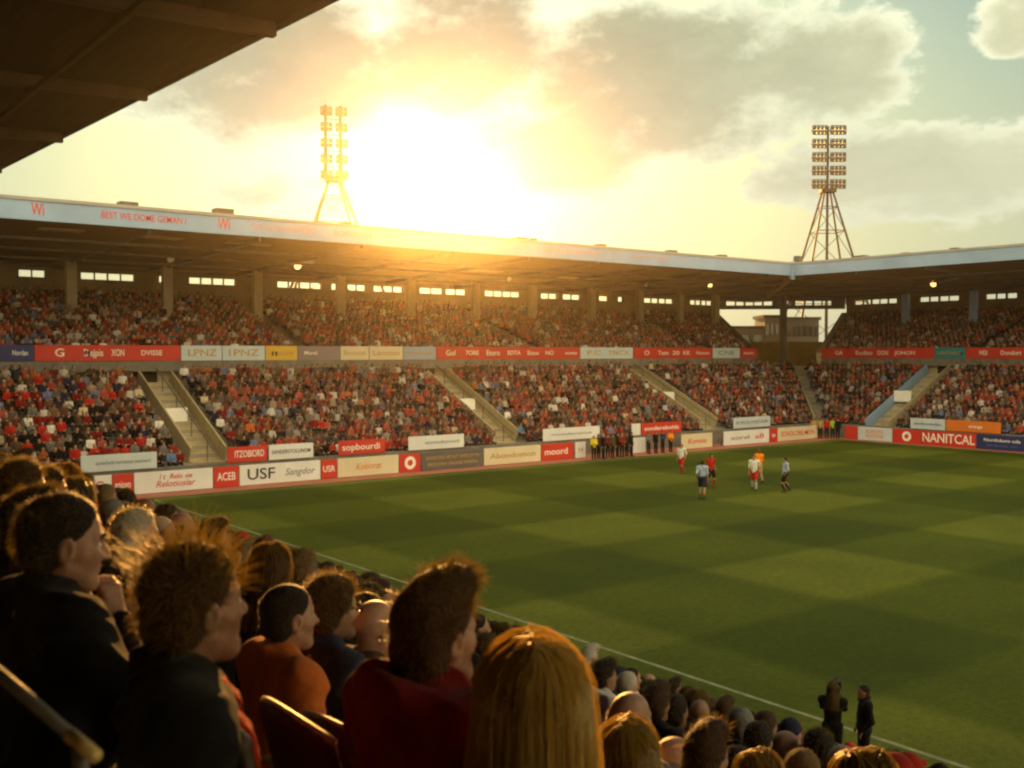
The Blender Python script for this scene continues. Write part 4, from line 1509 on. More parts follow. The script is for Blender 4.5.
def skeleton(p):
    J = {}
    seated = p['kind'] == 'seated'
    hipz = 0.50 if seated else 0.93
    Rl = roty(p.get('lean', 0))
    hip = np.array([0.0, 0, hipz])
    T = lambda x, y, z: hip + Rl @ np.array([x, y, z - 0.50])
    J['T'], J['hip'], J['R'] = T, hip, Rl
    J['neck'] = T(-0.03, 0, 1.03)
    J['head'] = T(-0.005, 0, 1.03) + np.array([0.025, 0, 0.148])
    J['ROT'] = rotz(p.get('yaw', 0)) @ roty(p.get('pitch', 0)) @ rotx(p.get('roll', 0))
    for s, n in ((1, 'L'), (-1, 'R')):
        S = T(-0.015, s * p.get('sw', 0.188), p.get('sz', 0.985))
        a = p['arms'][0 if s > 0 else 1] if isinstance(p['arms'], (tuple, list)) else p['arms']
        if a == 'lap':
            E, W = T(0.03, s * 0.245, 0.69), np.array([0.27, s * 0.15, hipz + 0.13])
        elif a == 'clasp':
            E, W = T(0.15, s * 0.225, 0.70), np.array([0.42, s * 0.045, hipz + 0.17])
        elif a == 'fold':
            E, W = T(0.08, s * 0.235, 0.70), T(0.235, -s * 0.075, 0.735 + 0.03 * s)
        elif a == 'chin':
            E, W = T(0.20, s * 0.17, 0.74), T(0.145, s * 0.05, 0.985)
        elif a == 'up':
            E, W = T(0.14, s * 0.26, 1.08), T(0.17, s * 0.20, 1.36)
        elif a == 'clap':
            E, W = T(0.14, s * 0.22, 0.76), T(0.33, s * 0.04, 0.90)
        elif a == 'down':
            E, W = T(-0.02, s * 0.235, 0.69), T(0.05, s * 0.25, 0.43)
        elif a == 'swing':
            E, W = T(-0.14, s * 0.24, 0.74), T(0.02, s * 0.25, 0.56)
        elif a == 'swingf':
            E, W = T(0.06, s * 0.23, 0.71), T(0.27, s * 0.17, 0.80)
        elif a == 'camera':
            E, W = T(0.16, s * 0.20, 0.82), T(0.22, s * 0.06, 1.09)
        elif a == 'pocket':
            E, W = T(-0.06, s * 0.25, 0.70), T(0.07, s * 0.19, 0.50)
        J['S' + n], J['E' + n], J['W' + n] = S, E, W
        h = hip + np.array([0, s * 0.09, 0.0])
        if seated:
            k, an = np.array([0.44, s * 0.13, 0.53]), np.array([0.45, s * 0.13, 0.09])
        else:
            g = p.get('legs', 'stand')
            st = {'stand': (0.01, 0.02, 0.0), 'walk': (0.20, 0.06, 0.0) if s > 0 else (-0.02, -0.30, 0.06), 'run': (0.30, 0.16, 0.12) if s > 0 else (-0.02, -0.38, 0.25)}[g]
            k = np.array([st[0], s * 0.10, 0.50 + st[2] * 0.2])
            an = np.array([st[1], s * 0.10, 0.09 + st[2]])
        J['H' + n], J['K' + n], J['A' + n] = h, k, an
    return J


def hand(f, W, E, side, curl, h):
    """Palm, four fingers of different lengths with a bend, thumb from the side of the palm."""
    d = (W - E) / np.linalg.norm(W - E)
    up = np.array([0, 0, 1.0])
    n = np.cross(d, np.cross(up, d))
    n = -n / (np.linalg.norm(n) + 1e-9)                   # towards the palm: downwards
    s = np.cross(d, n)
    c = W + d * 0.050
    for k in (-0.024, -0.008, 0.008, 0.024):
        f.cone(W + d * 0.012 + s * k * 0.6, W + d * 0.085 + s * k, 0.0125, 0.0115, 0.012)
    for k, L in ((-0.026, 0.062), (-0.009, 0.078), (0.009, 0.073), (0.026, 0.056)):
        a = W + d * 0.088 + s * k
        b = a + (d * math.cos(curl) + n * math.sin(curl)) * L * 0.52
        e = b + (d * math.cos(curl * 2.1) + n * math.sin(curl * 2.1)) * L * 0.48
        f.cone(a, b, 0.0092, 0.0085, 0.006)
        f.cone(b, e, 0.0085, 0.0070, 0.006)
    t = side
    a = W + d * 0.030 + s * t * 0.028
    b = a + d * 0.030 + s * t * 0.022 + n * 0.012
    e = b + d * 0.030 + n * 0.010
    f.cone(a, b, 0.0125, 0.0105, 0.008)
    f.cone(b, e, 0.0105, 0.0080, 0.006)


def limbs_field(J, p, h, bare='hands', curl=0.5):
    f = Field((-0.55, -0.48, 0.0), (0.78, 0.48, J['head'][2] + 0.35), h)
    T = J['T']
    f.cone(J['neck'] + np.array([0, 0, -0.04]), J['head'] + J['ROT'] @ np.array([-0.04, 0, -0.09]), 0.055, 0.050, 0.03)
    f.ell(T(0, 0, 0.84), (0.10, 0.15, 0.20), 0.05, M=J['R'])
    f.ell(T(0, 0, 0.60), (0.10, 0.14, 0.16), 0.06, M=J['R'])
    for s, n in ((1, 'L'), (-1, 'R')):
        f.cone(T(0, s * 0.06, 0.98), J['S' + n], 0.05, 0.05, 0.04)
        f.cone(J['S' + n], J['E' + n], 0.046, 0.038, 0.03)
        f.cone(J['E' + n], J['W' + n], 0.038, 0.025, 0.02)
        hand(f, J['W' + n], J['E' + n], -s if p.get('thumb_out') else -s, curl, h)
        f.cone(J['H' + n], J['K' + n], 0.075, 0.050, 0.04)
        c = J['K' + n] * 0.55 + J['A' + n] * 0.45 + np.array([-0.015, 0, 0.05])
        f.cone(J['K' + n], c, 0.048, 0.050, 0.03)
        f.cone(c, J['A' + n], 0.048, 0.034, 0.03)
        f.cone(J['A' + n] + np.array([0, 0, -0.05]), J['A' + n] + np.array([0.15, 0, -0.06]), 0.036, 0.030, 0.03)
    return f


def top_field(J, h, fat=1.0, sleeves='long', collar=True, hood=False, hem=0.46, puff=0.0, wr=0.010, seed=1):
    f = Field((-0.45, -0.46, 0.25), (0.60, 0.46, J['head'][2] + 0.36), h)
    T = J['T']
    q = puff
    f.ell(T(0.005, 0, 0.86), (0.118 * fat + q, 0.178 * fat + q, 0.19), 0.06, M=J['R'])
    f.ell(T(0.015, 0, 0.66), (0.125 * fat + q, 0.165 * fat + q, 0.20), 0.08, M=J['R'])
    f.cone(T(0.01, 0.05, hem + 0.08), T(0.01, -0.05, hem + 0.08), 0.118 * fat + q, None, 0.06)
    for s, n in ((1, 'L'), (-1, 'R')):
        f.cone(T(-0.030, s * 0.040, 1.055), J['S' + n], 0.058 + q, 0.064 + q, 0.07)
        f.cone(T(-0.045, s * 0.10, 0.93), J['S' + n], 0.075 + q, 0.062 + q, 0.07)
        f.cone(J['S' + n], J['E' + n], 0.067 + q, 0.055 + q, 0.055)
        if sleeves == 'long':
            f.cone(J['E' + n], J['W' + n] * 0.96 + J['E' + n] * 0.04, 0.054 + q, 0.038 + q * 0.5, 0.03)
        else:
            pass
    if sleeves == 'short':
        pass
    if collar:
        for i in range(12):
            a0, a1 = 2 * math.pi * i / 12, 2 * math.pi * (i + 1) / 12
            P = lambda a: T(-0.032 + 0.068 * math.cos(a), 0.066 * math.sin(a), 1.062 - 0.022 * math.cos(a))
            f.cone(P(a0), P(a1), 0.016, None, 0.012)
    if hood:
        for i in range(9):
            a0, a1 = math.pi * (0.35 + 1.3 * i / 9), math.pi * (0.35 + 1.3 * (i + 1) / 9)
            P = lambda a: T(-0.045 + 0.092 * math.cos(a), 0.100 * math.sin(a), 1.055 + 0.012 * math.cos(a * 2))
            f.cone(P(a0), P(a1), 0.036, None, 0.03)
        f.ell(T(-0.125, 0, 1.00), (0.05, 0.09, 0.065), 0.04)
    if wr:
        f.wrinkle(wr, 26.0, seed)
    return f


def trousers_field(J, h, legs='long', seed=2):
    f = Field((-0.5, -0.36, -0.02), (0.72, 0.36, J['hip'][2] + 0.22), h)
    f.cone(J['hip'] + np.array([0, 0.07, 0.03]), J['hip'] + np.array([0, -0.07, 0.03]), 0.118, None, 0.05)
    for n in 'LR':
        if legs == 'long':
            f.cone(J['H' + n], J['K' + n], 0.096, 0.072, 0.05)
            f.cone(J['K' + n], J['A' + n], 0.072, 0.058, 0.03)
        else:
            f.cone(J['H' + n], J['H' + n] * 0.22 + J['K' + n] * 0.78, 0.100, 0.092, 0.05)
    f.wrinkle(0.008, 26.0, seed)
    return f


def shoe_field(J, n, h):
    A = J['A' + n]
    f = Field(A + np.array([-0.12, -0.09, -0.12]), A + np.array([0.26, 0.09, 0.09]), h)
    f.cone(A + np.array([-0.02, 0, -0.045]), A + np.array([0.16, 0, -0.055]), 0.045, 0.040, 0.03)
    f.cone(A + np.array([0.0, 0, 0.02]), A + np.array([0.0, 0, -0.03]), 0.044, 0.046, 0.03)
    return f


def body_mesh(J, p, h_head, h_body, wide=1.0, nose=1.0, jaw=1.0, curl=0.5):
    hv, hq = head_field(h_head, wide, nose, jaw).mesh()
    hv = hv @ J['ROT'].T + J['head']
    return join([(hv, hq), limbs_field(J, p, h_body, curl=curl).mesh()])


# ------------------------------------------------------------------ materials of people: colour comes from the object
def person_mat(name, rough, spec, var, scale, bump, bscale, trans=0.0, sheen=0.0):
    m = mat(name, (1, 1, 1), rough, var, scale, bump, bscale, 0, spec, trans, True)
    if sheen:
        p = next(n for n in m.node_tree.nodes if n.type == 'BSDF_PRINCIPLED')
        p.inputs['Sheen Weight'].default_value = sheen
        p.inputs['Sheen Roughness'].default_value = 0.4
    return m


M_SKIN = person_mat('skin', 0.50, 0.4, 0.24, 26, 0.30, 170)
M_CLOTH = person_mat('cloth', 0.85, 0.07, 0.22, 9, 0.35, 160, 0.0, 0.10)
M_SHINY = person_mat('shell_cloth', 0.42, 0.4, 0.16, 9, 0.2, 60)
M_HAIR = person_mat('hair', 0.62, 0.22, 0.35, 60, 0.6, 150, 0.15)
def strand_material():
    """Loose hairs: thin, so light from behind comes through them, lighter and warmer than the mass of hair."""
    m, g = new_mat('hair_strand')
    out = g.n('ShaderNodeOutputMaterial')
    p = g.n('ShaderNodeBsdfPrincipled')
    oi = g.n('ShaderNodeObjectInfo')
    g.l(oi.outputs['Color'], p.inputs['Base Color'])
    p.inputs['Roughness'].default_value = 0.35
    tr = g.n('ShaderNodeBsdfTranslucent')
    thin = g.mix(1.0, g.mix(0.60, oi.outputs['Color'], (0.78, 0.64, 0.32, 1)), (1.6, 1.6, 1.35, 1), 'MULTIPLY')
    g.l(thin, tr.inputs[0])
    mx = g.n('ShaderNodeMixShader')
    mx.inputs[0].default_value = 0.62
    g.l(p.outputs[0], mx.inputs[1])
    g.l(tr.outputs[0], mx.inputs[2])
    g.l(mx.outputs[0], out.inputs[0])
    return m


M_STRAND = strand_material()
M_EYE = mat('eye', (0.55, 0.52, 0.48), 0.2, 0.0, 5)
M_SHOE = mat('shoe', (0.03, 0.028, 0.026), 0.5, 0.2, 10)
M_GLASSES = mat('spectacle_frame', (0.02, 0.015, 0.012), 0.3, 0.1, 10)
M_LENSES = mat('spectacle_lens', (0.30, 0.27, 0.22), 0.08, 0.0, 5, spec=0.8)

HAIR_COL = {'dark': (0.020, 0.012, 0.008), 'brown': (0.062, 0.028, 0.011), 'fair': (0.22, 0.14, 0.055), 'blond': (0.40, 0.27, 0.10),
            'grey': (0.24, 0.23, 0.22), 'white': (0.52, 0.50, 0.46), 'ginger': (0.19, 0.065, 0.018), 'red': (0.42, 0.03, 0.02)}
SKINS = [(0.33, 0.175, 0.11), (0.28, 0.14, 0.085), (0.37, 0.21, 0.14), (0.23, 0.115, 0.068), (0.11, 0.055, 0.032)]
CLOTH_COL = {'black': (0.009, 0.008, 0.008), 'navy': (0.020, 0.026, 0.055), 'red': (0.36, 0.022, 0.014), 'dark red': (0.16, 0.012, 0.010), 'grey': (0.13, 0.125, 0.12),
             'white': (0.62, 0.60, 0.57), 'brown': (0.085, 0.05, 0.028), 'orange': (0.46, 0.12, 0.025), 'blue': (0.10, 0.17, 0.34), 'olive': (0.06, 0.058, 0.026), 'cream': (0.48, 0.41, 0.28)}


def hair_mesh(name, V, Q, n_cap):
    """Hair: the dense mass and, from face n_cap on, the loose strands."""
    me = np_mesh(name, V, Q)
    me.materials.append(M_HAIR)
    me.materials.append(M_STRAND)
    if len(me.polygons) == len(Q):
        mi = np.zeros(len(Q), np.int32)
        mi[n_cap:] = 1
        me.polygons.foreach_set('material_index', mi)
    me.polygons.foreach_set('use_smooth', [True] * len(me.polygons))
    return me


def put(name, V, Q, m, parent=None, color=None, smooth=True):
    me = np_mesh(name, V, Q)
    o = link(name, me, m, parent, smooth)
    if color:
        o.color = (*color, 1)
    return o


def child_copy(o, parent, color=None, matrix=None):
    c = o.copy()
    COL.objects.link(c)
    c.parent = parent
    c.matrix_parent_inverse = Matrix.Identity(4)
    c.matrix_local = matrix if matrix is not None else Matrix.Identity(4)
    if color:
        c.color = (*color, 1)
    return c


def head_matrix(J):
    M = Matrix.Identity(4)
    for i in range(3):
        for j in range(3):
            M[i][j] = J['ROT'][i][j]
        M[i][3] = J['head'][i]
    return M
# ------------------------------------------------------------------ the spectators close to the camera
FG_HEADS = []        # (plan x, plan y, px, py, depth) of people placed one by one


def new_obj(name, me, parent=None, color=None, M=None):
    o = bpy.data.objects.new(name, me)
    COL.objects.link(o)
    if parent is not None:
        o.parent = parent
    if M is not None:
        o.matrix_local = M
    if color:
        o.color = (*color, 1)
    return o


def near_person(label, px, py, D, pose, hair, top, skin=0, body_yaw=0.0, wide=1.0, nose=1.0, jaw=1.0, trousers='black', hh=0.006, hb=0.009, ht=0.012,
                cap=None, group=None, extras=None, curl=0.6, scale=1.0, hair_col=None, legs=True, beard=0.0):
    """py is the top of the hair in the photograph; the figure is built so that its head comes there at depth D."""
    J = skeleton(pose)
    V, Q = body_mesh(J, pose, hh, hb, wide, nose, jaw, curl)
    o = put('person', V, Q, M_SKIN, None, SKINS[skin])
    tag(o, label, 'person', group or 'spectators in the near stand')
    top_loc = J['head'] + np.array([0, 0, 0.123 + ht])
    c, s = math.cos(body_yaw), math.sin(body_yaw)
    tl = Vector((c * top_loc[0] - s * top_loc[1], s * top_loc[0] + c * top_loc[1], top_loc[2])) * scale
    P = at_depth(px, py, D)
    o.location = P - tl
    o.rotation_euler = (0, 0, body_yaw)
    o.scale = (scale,) * 3
    FG_HEADS.append((P.x, P.y, px, py, D))
    kw = dict(top)
    col = kw.pop('col')
    name = kw.pop('name', 'jacket')
    tv, tq = top_field(J, hb, **kw).mesh()
    put(name, tv, tq, kw.get('mat', M_CLOTH), o, CLOTH_COL[col] if isinstance(col, str) else col)
    if legs:
        v, q = trousers_field(J, 0.013).mesh()
        put('trousers', v, q, M_CLOTH, o, CLOTH_COL[trousers])
        for n in 'LR':
            v, q = shoe_field(J, n, 0.011).mesh()
            put('shoe', v, q, M_SHOE, o)
    HM = head_matrix(J)
    if hair is not None:
        h = new_obj('hair', hair_mesh('hair', *hair), o, HAIR_COL[hair_col])
        h.matrix_local = HM
    if hair_col or beard:
        for k_, (fv, fq) in face_hair(int(px), beard).items():
            e = put(k_, fv, fq, M_HAIR, o, HAIR_COL['dark'])
            e.matrix_local = HM
    for ev, eq in eyes_mesh():
        e = put('eye', ev, eq, M_EYE, o)
        e.matrix_local = HM
    if extras:
        extras(o, J, HM)
    return o


def hair_set(style, seed=1, fine=True):
    n = 1.0 if fine else 0.28
    h = 0.006 if fine else 0.009
    rr = 1.0 if fine else 1.7
    def two(V, Q, *layers):
        return join([(V, Q)] + [strands(V, Q, *l[0], **l[1]) for l in layers]) + (len(Q),)
    if style == 'short':
        V, Q = hair_cap(h, 0.009, 0.003).mesh()
        return two(V, Q, ((int(3200 * n), 0.026, (-0.75, 0, -0.25), 0.30, 0.22), dict(r=0.0009 * rr, segs=4, seed=seed, zmin=-0.06, clump=140)),
                   ((int(900 * n), 0.020, (-0.2, 0, 0.1), 0.8, 0.4), dict(r=0.0007 * rr, segs=4, seed=seed + 1, zmin=-0.05)))
    if style == 'crop':
        V, Q = hair_cap(h, 0.004, 0.0).mesh()
        return two(V, Q, ((int(3500 * n), 0.009, (-0.3, 0, 0.1), 0.7, 0.35), dict(r=0.0006 * rr, segs=3, seed=seed, zmin=-0.07)))
    if style == 'quiff':
        V, Q = hair_cap(h, 0.010, 0.006, 'quiff').mesh()
        return two(V, Q, ((int(3000 * n), 0.055, (0.75, 0.15, 0.30), 0.28, 0.22), dict(r=0.0010 * rr, segs=6, seed=seed, clump=110, zmin=0.03, sag=0.25)),
                   ((int(1800 * n), 0.030, (-0.3, 0, -0.8), 0.25, 0.25), dict(r=0.0009 * rr, segs=4, seed=seed + 1, clump=120, zmin=-0.06)),
                   ((int(500 * n), 0.035, (0.2, 0, 0.2), 0.8, 0.5), dict(r=0.0007 * rr, segs=5, seed=seed + 2, zmin=0.0)))
    if style == 'spiky':
        V, Q = hair_cap(h, 0.010, 0.004).mesh()
        return two(V, Q, ((int(2600 * n), 0.040, (-0.30, 0, 0.15), 0.6, 0.35), dict(r=0.0009 * rr, segs=5, seed=seed, clump=160, zmin=-0.06, sag=0.15)),
                   ((int(1900 * n), 0.088, (-0.12, 0, 0.60), 0.85, 0.34), dict(r=0.0009 * rr, segs=6, seed=seed + 1, clump=85, zmin=0.055, sag=0.05)))
    if style == 'curly':
        V, Q = hair_cap(h, 0.016, 0.006, lump=0.017, seed=seed).mesh()
        return two(V, Q, ((int(2400 * n), 0.036, (0, 0, 0.1), 0.8, 0.5), dict(curl=0.007, r=0.0010 * rr, segs=6, seed=seed, zmin=-0.05)))
    if style == 'long':
        return long_hair(h, 0.30 if not fine else 0.42, int(3000 * n) if fine else 700, seed, r=0.0012 * rr)
    if style == 'fringe':       # thin ring of hair round a bald crown
        f = hair_cap(h, 0.007, 0.0)
        f.keep(lambda x, y, z: z - (0.045 - 0.25 * np.maximum(0, x + 0.03)) + 0.006 * np.sin(y * 120 + x * 70), 0.02)
        V, Q = f.mesh()
        return join([(V, Q), strands(V, Q, int(2200 * n), 0.016, (-0.3, 0, -0.1), 0.6, 0.35, r=0.0009 * rr, segs=4, seed=seed, zmin=-0.06)]) + (len(Q),)
    if style == 'beanie':
        f = Field((-0.2, -0.18, -0.12), (0.2, 0.18, 0.24), h)
        f.ell((-0.016, 0, 0.048), (0.112, 0.088, 0.098), 0.02)
        f.keep(lambda x, y, z: 0.012 + 0.25 * x - z, 0.012)
        for i in range(16):
            a, b = 2 * math.pi * i / 16, 2 * math.pi * (i + 1) / 16
            P = lambda t: (-0.016 + 0.106 * math.cos(t), 0.083 * math.sin(t), 0.030 + 0.026 * math.cos(t))
            f.cone(P(a), P(b), 0.016, None, 0.01)
        f.wrinkle(0.003, 60, seed)
        return f.mesh() + (0,)
    if style == 'cap':
        f = Field((-0.2, -0.18, -0.12), (0.26, 0.18, 0.24), h)
        f.ell((-0.014, 0, 0.048), (0.108, 0.085, 0.090), 0.02)
        f.keep(lambda x, y, z: 0.040 - z, 0.012)
        f.ell((0.115, 0, 0.044), (0.075, 0.068, 0.010), 0.012)
        return f.mesh() + (0,)
    raise KeyError(style)


def jacket_of_dark_man(o, J, HM):
    pass


def red_scarf(o, J, HM):
    T = J['T']
    f = Field((-0.3, -0.3, 0.4), (0.4, 0.3, 1.4), 0.008)
    for i in range(10):
        a, b = math.pi * (-0.5 + i / 10), math.pi * (-0.5 + (i + 1) / 10)
        P = lambda t: T(-0.028 + 0.088 * math.cos(t), 0.088 * math.sin(t), 1.045 - 0.035 * math.cos(t))
        f.cone(P(a), P(b), 0.022, None, 0.015)
    for s in (-1, 1):
        pts = [T(0.05, s * 0.075, 1.02), T(0.112, s * 0.105, 0.94), T(0.142, s * 0.115, 0.82), T(0.158, s * 0.115, 0.68), T(0.165, s * 0.11, 0.56)]
        for i in range(4):
            for d in (-0.028, 0.0, 0.028):
                f.cone(pts[i] + np.array([0, d, 0]), pts[i + 1] + np.array([0, d, 0]), 0.015, None, 0.012)
    f.wrinkle(0.006, 45, 4)
    v, q = f.mesh()
    put('scarf', v, q, M_CLOTH, o, (0.40, 0.025, 0.012))
    # the open front of the jacket beside the scarf
    f = Field((-0.3, -0.35, 0.4), (0.4, 0.35, 1.3), 0.008)
    for s in (-1, 1):
        pts = [T(0.03, s * 0.125, 1.015), T(0.100, s * 0.160, 0.93), T(0.135, s * 0.172, 0.80), T(0.150, s * 0.172, 0.66), T(0.155, s * 0.165, 0.54)]
        for i in range(4):
            f.cone(pts[i], pts[i + 1], 0.020, None, 0.012)
    v, q = f.mesh()
    put('lapel', v, q, M_SHINY, o, (0.05, 0.03, 0.016))


def glasses(o, J, HM):
    f = Field((-0.05, -0.11, -0.05), (0.14, 0.11, 0.06), 0.0035)
    for s in (-1, 1):
        f.cone((0.098, s * 0.058, 0.012), (-0.005, s * 0.083, 0.012), 0.0035, None, 0.003)
        for i in range(12):
            a, b = 2 * math.pi * i / 12, 2 * math.pi * (i + 1) / 12
            P = lambda t: (0.104 - 0.10 * abs(s * 0.033 + 0.025 * math.cos(t)) ** 1.5, s * 0.033 + 0.025 * math.cos(t), 0.002 + 0.019 * math.sin(t))
            f.cone(P(a), P(b), 0.0035, None, 0.003)
    f.cone((0.106, 0.008, 0.008), (0.106, -0.008, 0.008), 0.0035, None, 0.003)
    v, q = f.mesh()
    g = put('spectacles', v, q, M_GLASSES, o)
    g.matrix_local = HM


def shirt_collar(o, J, HM):
    T = J['T']
    f = Field((-0.2, -0.2, 0.9), (0.25, 0.2, 1.25), 0.007)
    for i in range(12):
        a, b = 2 * math.pi * i / 12, 2 * math.pi * (i + 1) / 12
        P = lambda t: T(-0.03 + 0.064 * math.cos(t), 0.062 * math.sin(t), 1.085 - 0.024 * math.cos(t))
        f.cone(P(a), P(b), 0.012, None, 0.01)
    v, q = f.mesh()
    put('shirt_collar', v, q, M_CLOTH, o, (0.03, 0.025, 0.02))
    f = Field((0.0, -0.2, 0.85), (0.25, 0.1, 1.15), 0.006)
    f.ell(T(0.075, -0.085, 1.005), (0.022, 0.034, 0.036), 0.01)
    v, q = f.mesh()
    put('hood_toggle', v, q, M_CLOTH, o, (0.45, 0.42, 0.38))


SP = seated_pose
near_person('heavy man in a black jacket at the left, hand raised below his chin', 64, 492, 2.72, SP(0.10, ('fold', 'chin'), -0.12, 0.10), hair_set('short', 2),
            dict(col='black', fat=1.12, puff=0.012, wr=0.022, seed=5), 0, body_yaw=0.05, wide=1.06, jaw=1.08, hair_col='dark', ht=0.014, beard=0.8)
near_person('man with backlit spiky hair, dark jacket and hanging red scarf', 196, 541, 2.20, SP(0.05, 'lap', 0.44, -0.02), hair_set('spiky', 8),
            dict(col='black', fat=1.05, puff=0.008, wr=0.018, seed=6), 1, body_yaw=-0.30, hair_col='brown', ht=0.016, beard=0.7, extras=red_scarf)
near_person('short-haired young man in an orange T-shirt, face in profile', 289, 583, 3.85, SP(0.08, 'lap', 0.05, 0.02), hair_set('crop', 3),
            dict(col='orange', name='t_shirt', sleeves='short', collar=True, wr=0.014, seed=7), 0, nose=1.04, hair_col='dark', ht=0.006, beard=0.6)
near_person('curly-haired man in navy jacket wearing glasses, beside the orange T-shirt', 333, 572, 4.15, SP(0.04, 'lap', 0.02), hair_set('curly', 4),
            dict(col='navy', wr=0.016, seed=8), 0, hair_col='brown', ht=0.030, beard=1.6, extras=glasses)
near_person('bald man half hidden behind the red hooded jacket', 376, 600, 4.35, SP(0.10, 'clasp', 0.15), None,
            dict(col='brown', wr=0.010, seed=9), 2, ht=0.0)
near_person('man with swept-up brown hair in a dark red hooded jacket', 437, 568, 2.42, SP(0.06, 'lap', 0.12, 0.0), hair_set('quiff', 5),
            dict(col='dark red', name='hooded_jacket', fat=1.08, puff=0.010, hood=True, wr=0.020, seed=10), 0, hair_col='brown', ht=0.034, beard=1.0, extras=shirt_collar)
near_person('woman with long straight blond hair seen from behind', 531, 644, 2.07, dict(SP(0.03, 'lap', 0.30), sw=0.155, sz=0.945), long_hair(0.006, 0.46, 5200, 6, 1.0), dict(col='brown', wr=0.010, seed=11), 2,
            body_yaw=0.70, hair_col='blond', ht=0.013)
near_person('man with smooth dark hair in a black coat between the two dark jackets', 124, 548, 3.9, SP(0.12, 'clasp', 0.15, 0.1), hair_set('short', 12),
            dict(col='black', wr=0.012, seed=12), 1, hair_col='dark', ht=0.012)
near_person('curly-haired spectator at the left edge with glowing outline', 24, 458, 4.9, SP(0.05, 'lap', 0.1), hair_set('curly', 14), dict(col='black', seed=13), 1, hair_col='brown', ht=0.030)
near_person('second curly-haired spectator at the left edge, just beyond the first', 48, 465, 5.7, SP(0.05, 'lap', 0.0), hair_set('curly', 15), dict(col='brown', seed=14), 1, hair_col='dark', ht=0.030)
near_person('dark-haired spectator low behind the heavy man at the left edge', 30, 488, 4.0, SP(0.05, 'lap', 0.2), hair_set('quiff', 16), dict(col='black', seed=15), 1, hair_col='dark', ht=0.03)
near_person('spectator with smooth fair hair right beside the blond woman', 628, 722, 3.55, SP(0.05, 'lap', 0.35), long_hair(0.007, 0.22, 1800, 7, 0.8), dict(col='brown', seed=16), 2, body_yaw=0.2, hair_col='fair', ht=0.013)
near_person('bald man with a pale shirt just right of the blond woman', 631, 692, 4.5, SP(0.08, 'clasp', 0.1), hair_set('fringe', 17), dict(col='white', name='shirt', seed=17), 2, hair_col='grey', ht=0.0)

# ------------------------------------------------------------------ one of each kind of spectator for the rows further down
G_POSES = [SP(0.06, 'lap', 0.10), SP(0.20, 'clasp', -0.05, 0.05), SP(0.05, 'fold', 0.22), SP(0.10, ('lap', 'chin'), -0.15, 0.05), SP(0.02, 'lap', -0.30, -0.03)]
G_STYLES = ['short', 'quiff', 'curly', 'long', 'fringe', 'beanie', 'cap', 'crop', 'bald']
G_HAIR = {s: hair_set(s, 20 + i, False) for i, s in enumerate(G_STYLES) if s != 'bald'}
G_MESH = []
for i, p in enumerate(G_POSES):
    J = skeleton(p)
    d = {'J': J, 'HM': head_matrix(J)}
    V, Q = body_mesh(J, p, 0.010, 0.015, (1.0, 1.05, 0.97, 1.03, 1.0)[i], 1.0, (1, 1.08, 0.95, 1.05, 1)[i])
    d['body'] = np_mesh('person', V, Q)
    V, Q = top_field(J, 0.015, (1.0, 1.1, 1.03, 1.15, 0.95)[i], puff=(0.0, 0.01, 0.006, 0.01, 0)[i], wr=0.018, seed=30 + i, hood=i in (1, 4)).mesh()
    d['jacket'] = np_mesh('jacket', V, Q)
    V, Q = trousers_field(J, 0.018).mesh()
    d['trousers'] = np_mesh('trousers', V, Q)
    for k, m in (('body', M_SKIN), ('jacket', M_CLOTH), ('trousers', M_CLOTH)):
        d[k].materials.append(m)
        d[k].polygons.foreach_set('use_smooth', [True] * len(d[k].polygons))
    G_MESH.append(d)
G_HAIRMESH = {}
for s, (V, Q, nc) in G_HAIR.items():
    if s in ('beanie', 'cap'):
        me = np_mesh(s, V, Q)
        me.materials.append(M_CLOTH)
        me.polygons.foreach_set('use_smooth', [True] * len(me.polygons))
    else:
        me = hair_mesh('hair', V, Q, nc)
    G_HAIRMESH[s] = me


def generic_person(loc, yaw, pose, style, hair_col, cloth, skin, trousers, label, group, scale=1.0, cap_col=(0.02, 0.02, 0.025)):
    d = G_MESH[pose]
    o = new_obj('person', d['body'], None, SKINS[skin])
    o.location = loc
    o.rotation_euler = (0, 0, yaw)
    o.scale = (scale,) * 3
    tag(o, label, 'person', group)
    new_obj('jacket', d['jacket'], o, CLOTH_COL[cloth])
    new_obj('trousers', d['trousers'], o, CLOTH_COL[trousers])
    if style != 'bald':
        hat = style in ('beanie', 'cap')
        new_obj(style if hat else 'hair', G_HAIRMESH[style], o, cap_col if hat else HAIR_COL[hair_col], d['HM'])
    return o


HAIR_TOP = {'short': 0.014, 'quiff': 0.04, 'curly': 0.035, 'long': 0.013, 'fringe': 0.0, 'beanie': 0.026, 'cap': 0.018, 'crop': 0.006, 'bald': 0.0}


def generic_at(px, py, D, label, pose, style, hc, cloth, skin=0, yaw=0.0, trousers='black', scale=1.0, **kw):
    J = G_MESH[pose]['J']
    t = J['head'] + np.array([0, 0, 0.123 + HAIR_TOP[style]])
    c, s = math.cos(yaw), math.sin(yaw)
    P = at_depth(px, py, D)
    loc = P - Vector((c * t[0] - s * t[1], s * t[0] + c * t[1], t[2])) * scale
    FG_HEADS.append((P.x, P.y, px, py, D))
    return generic_person(loc, yaw, pose, style, hc, cloth, skin, trousers, label, 'spectators in the near stand', scale, **kw)


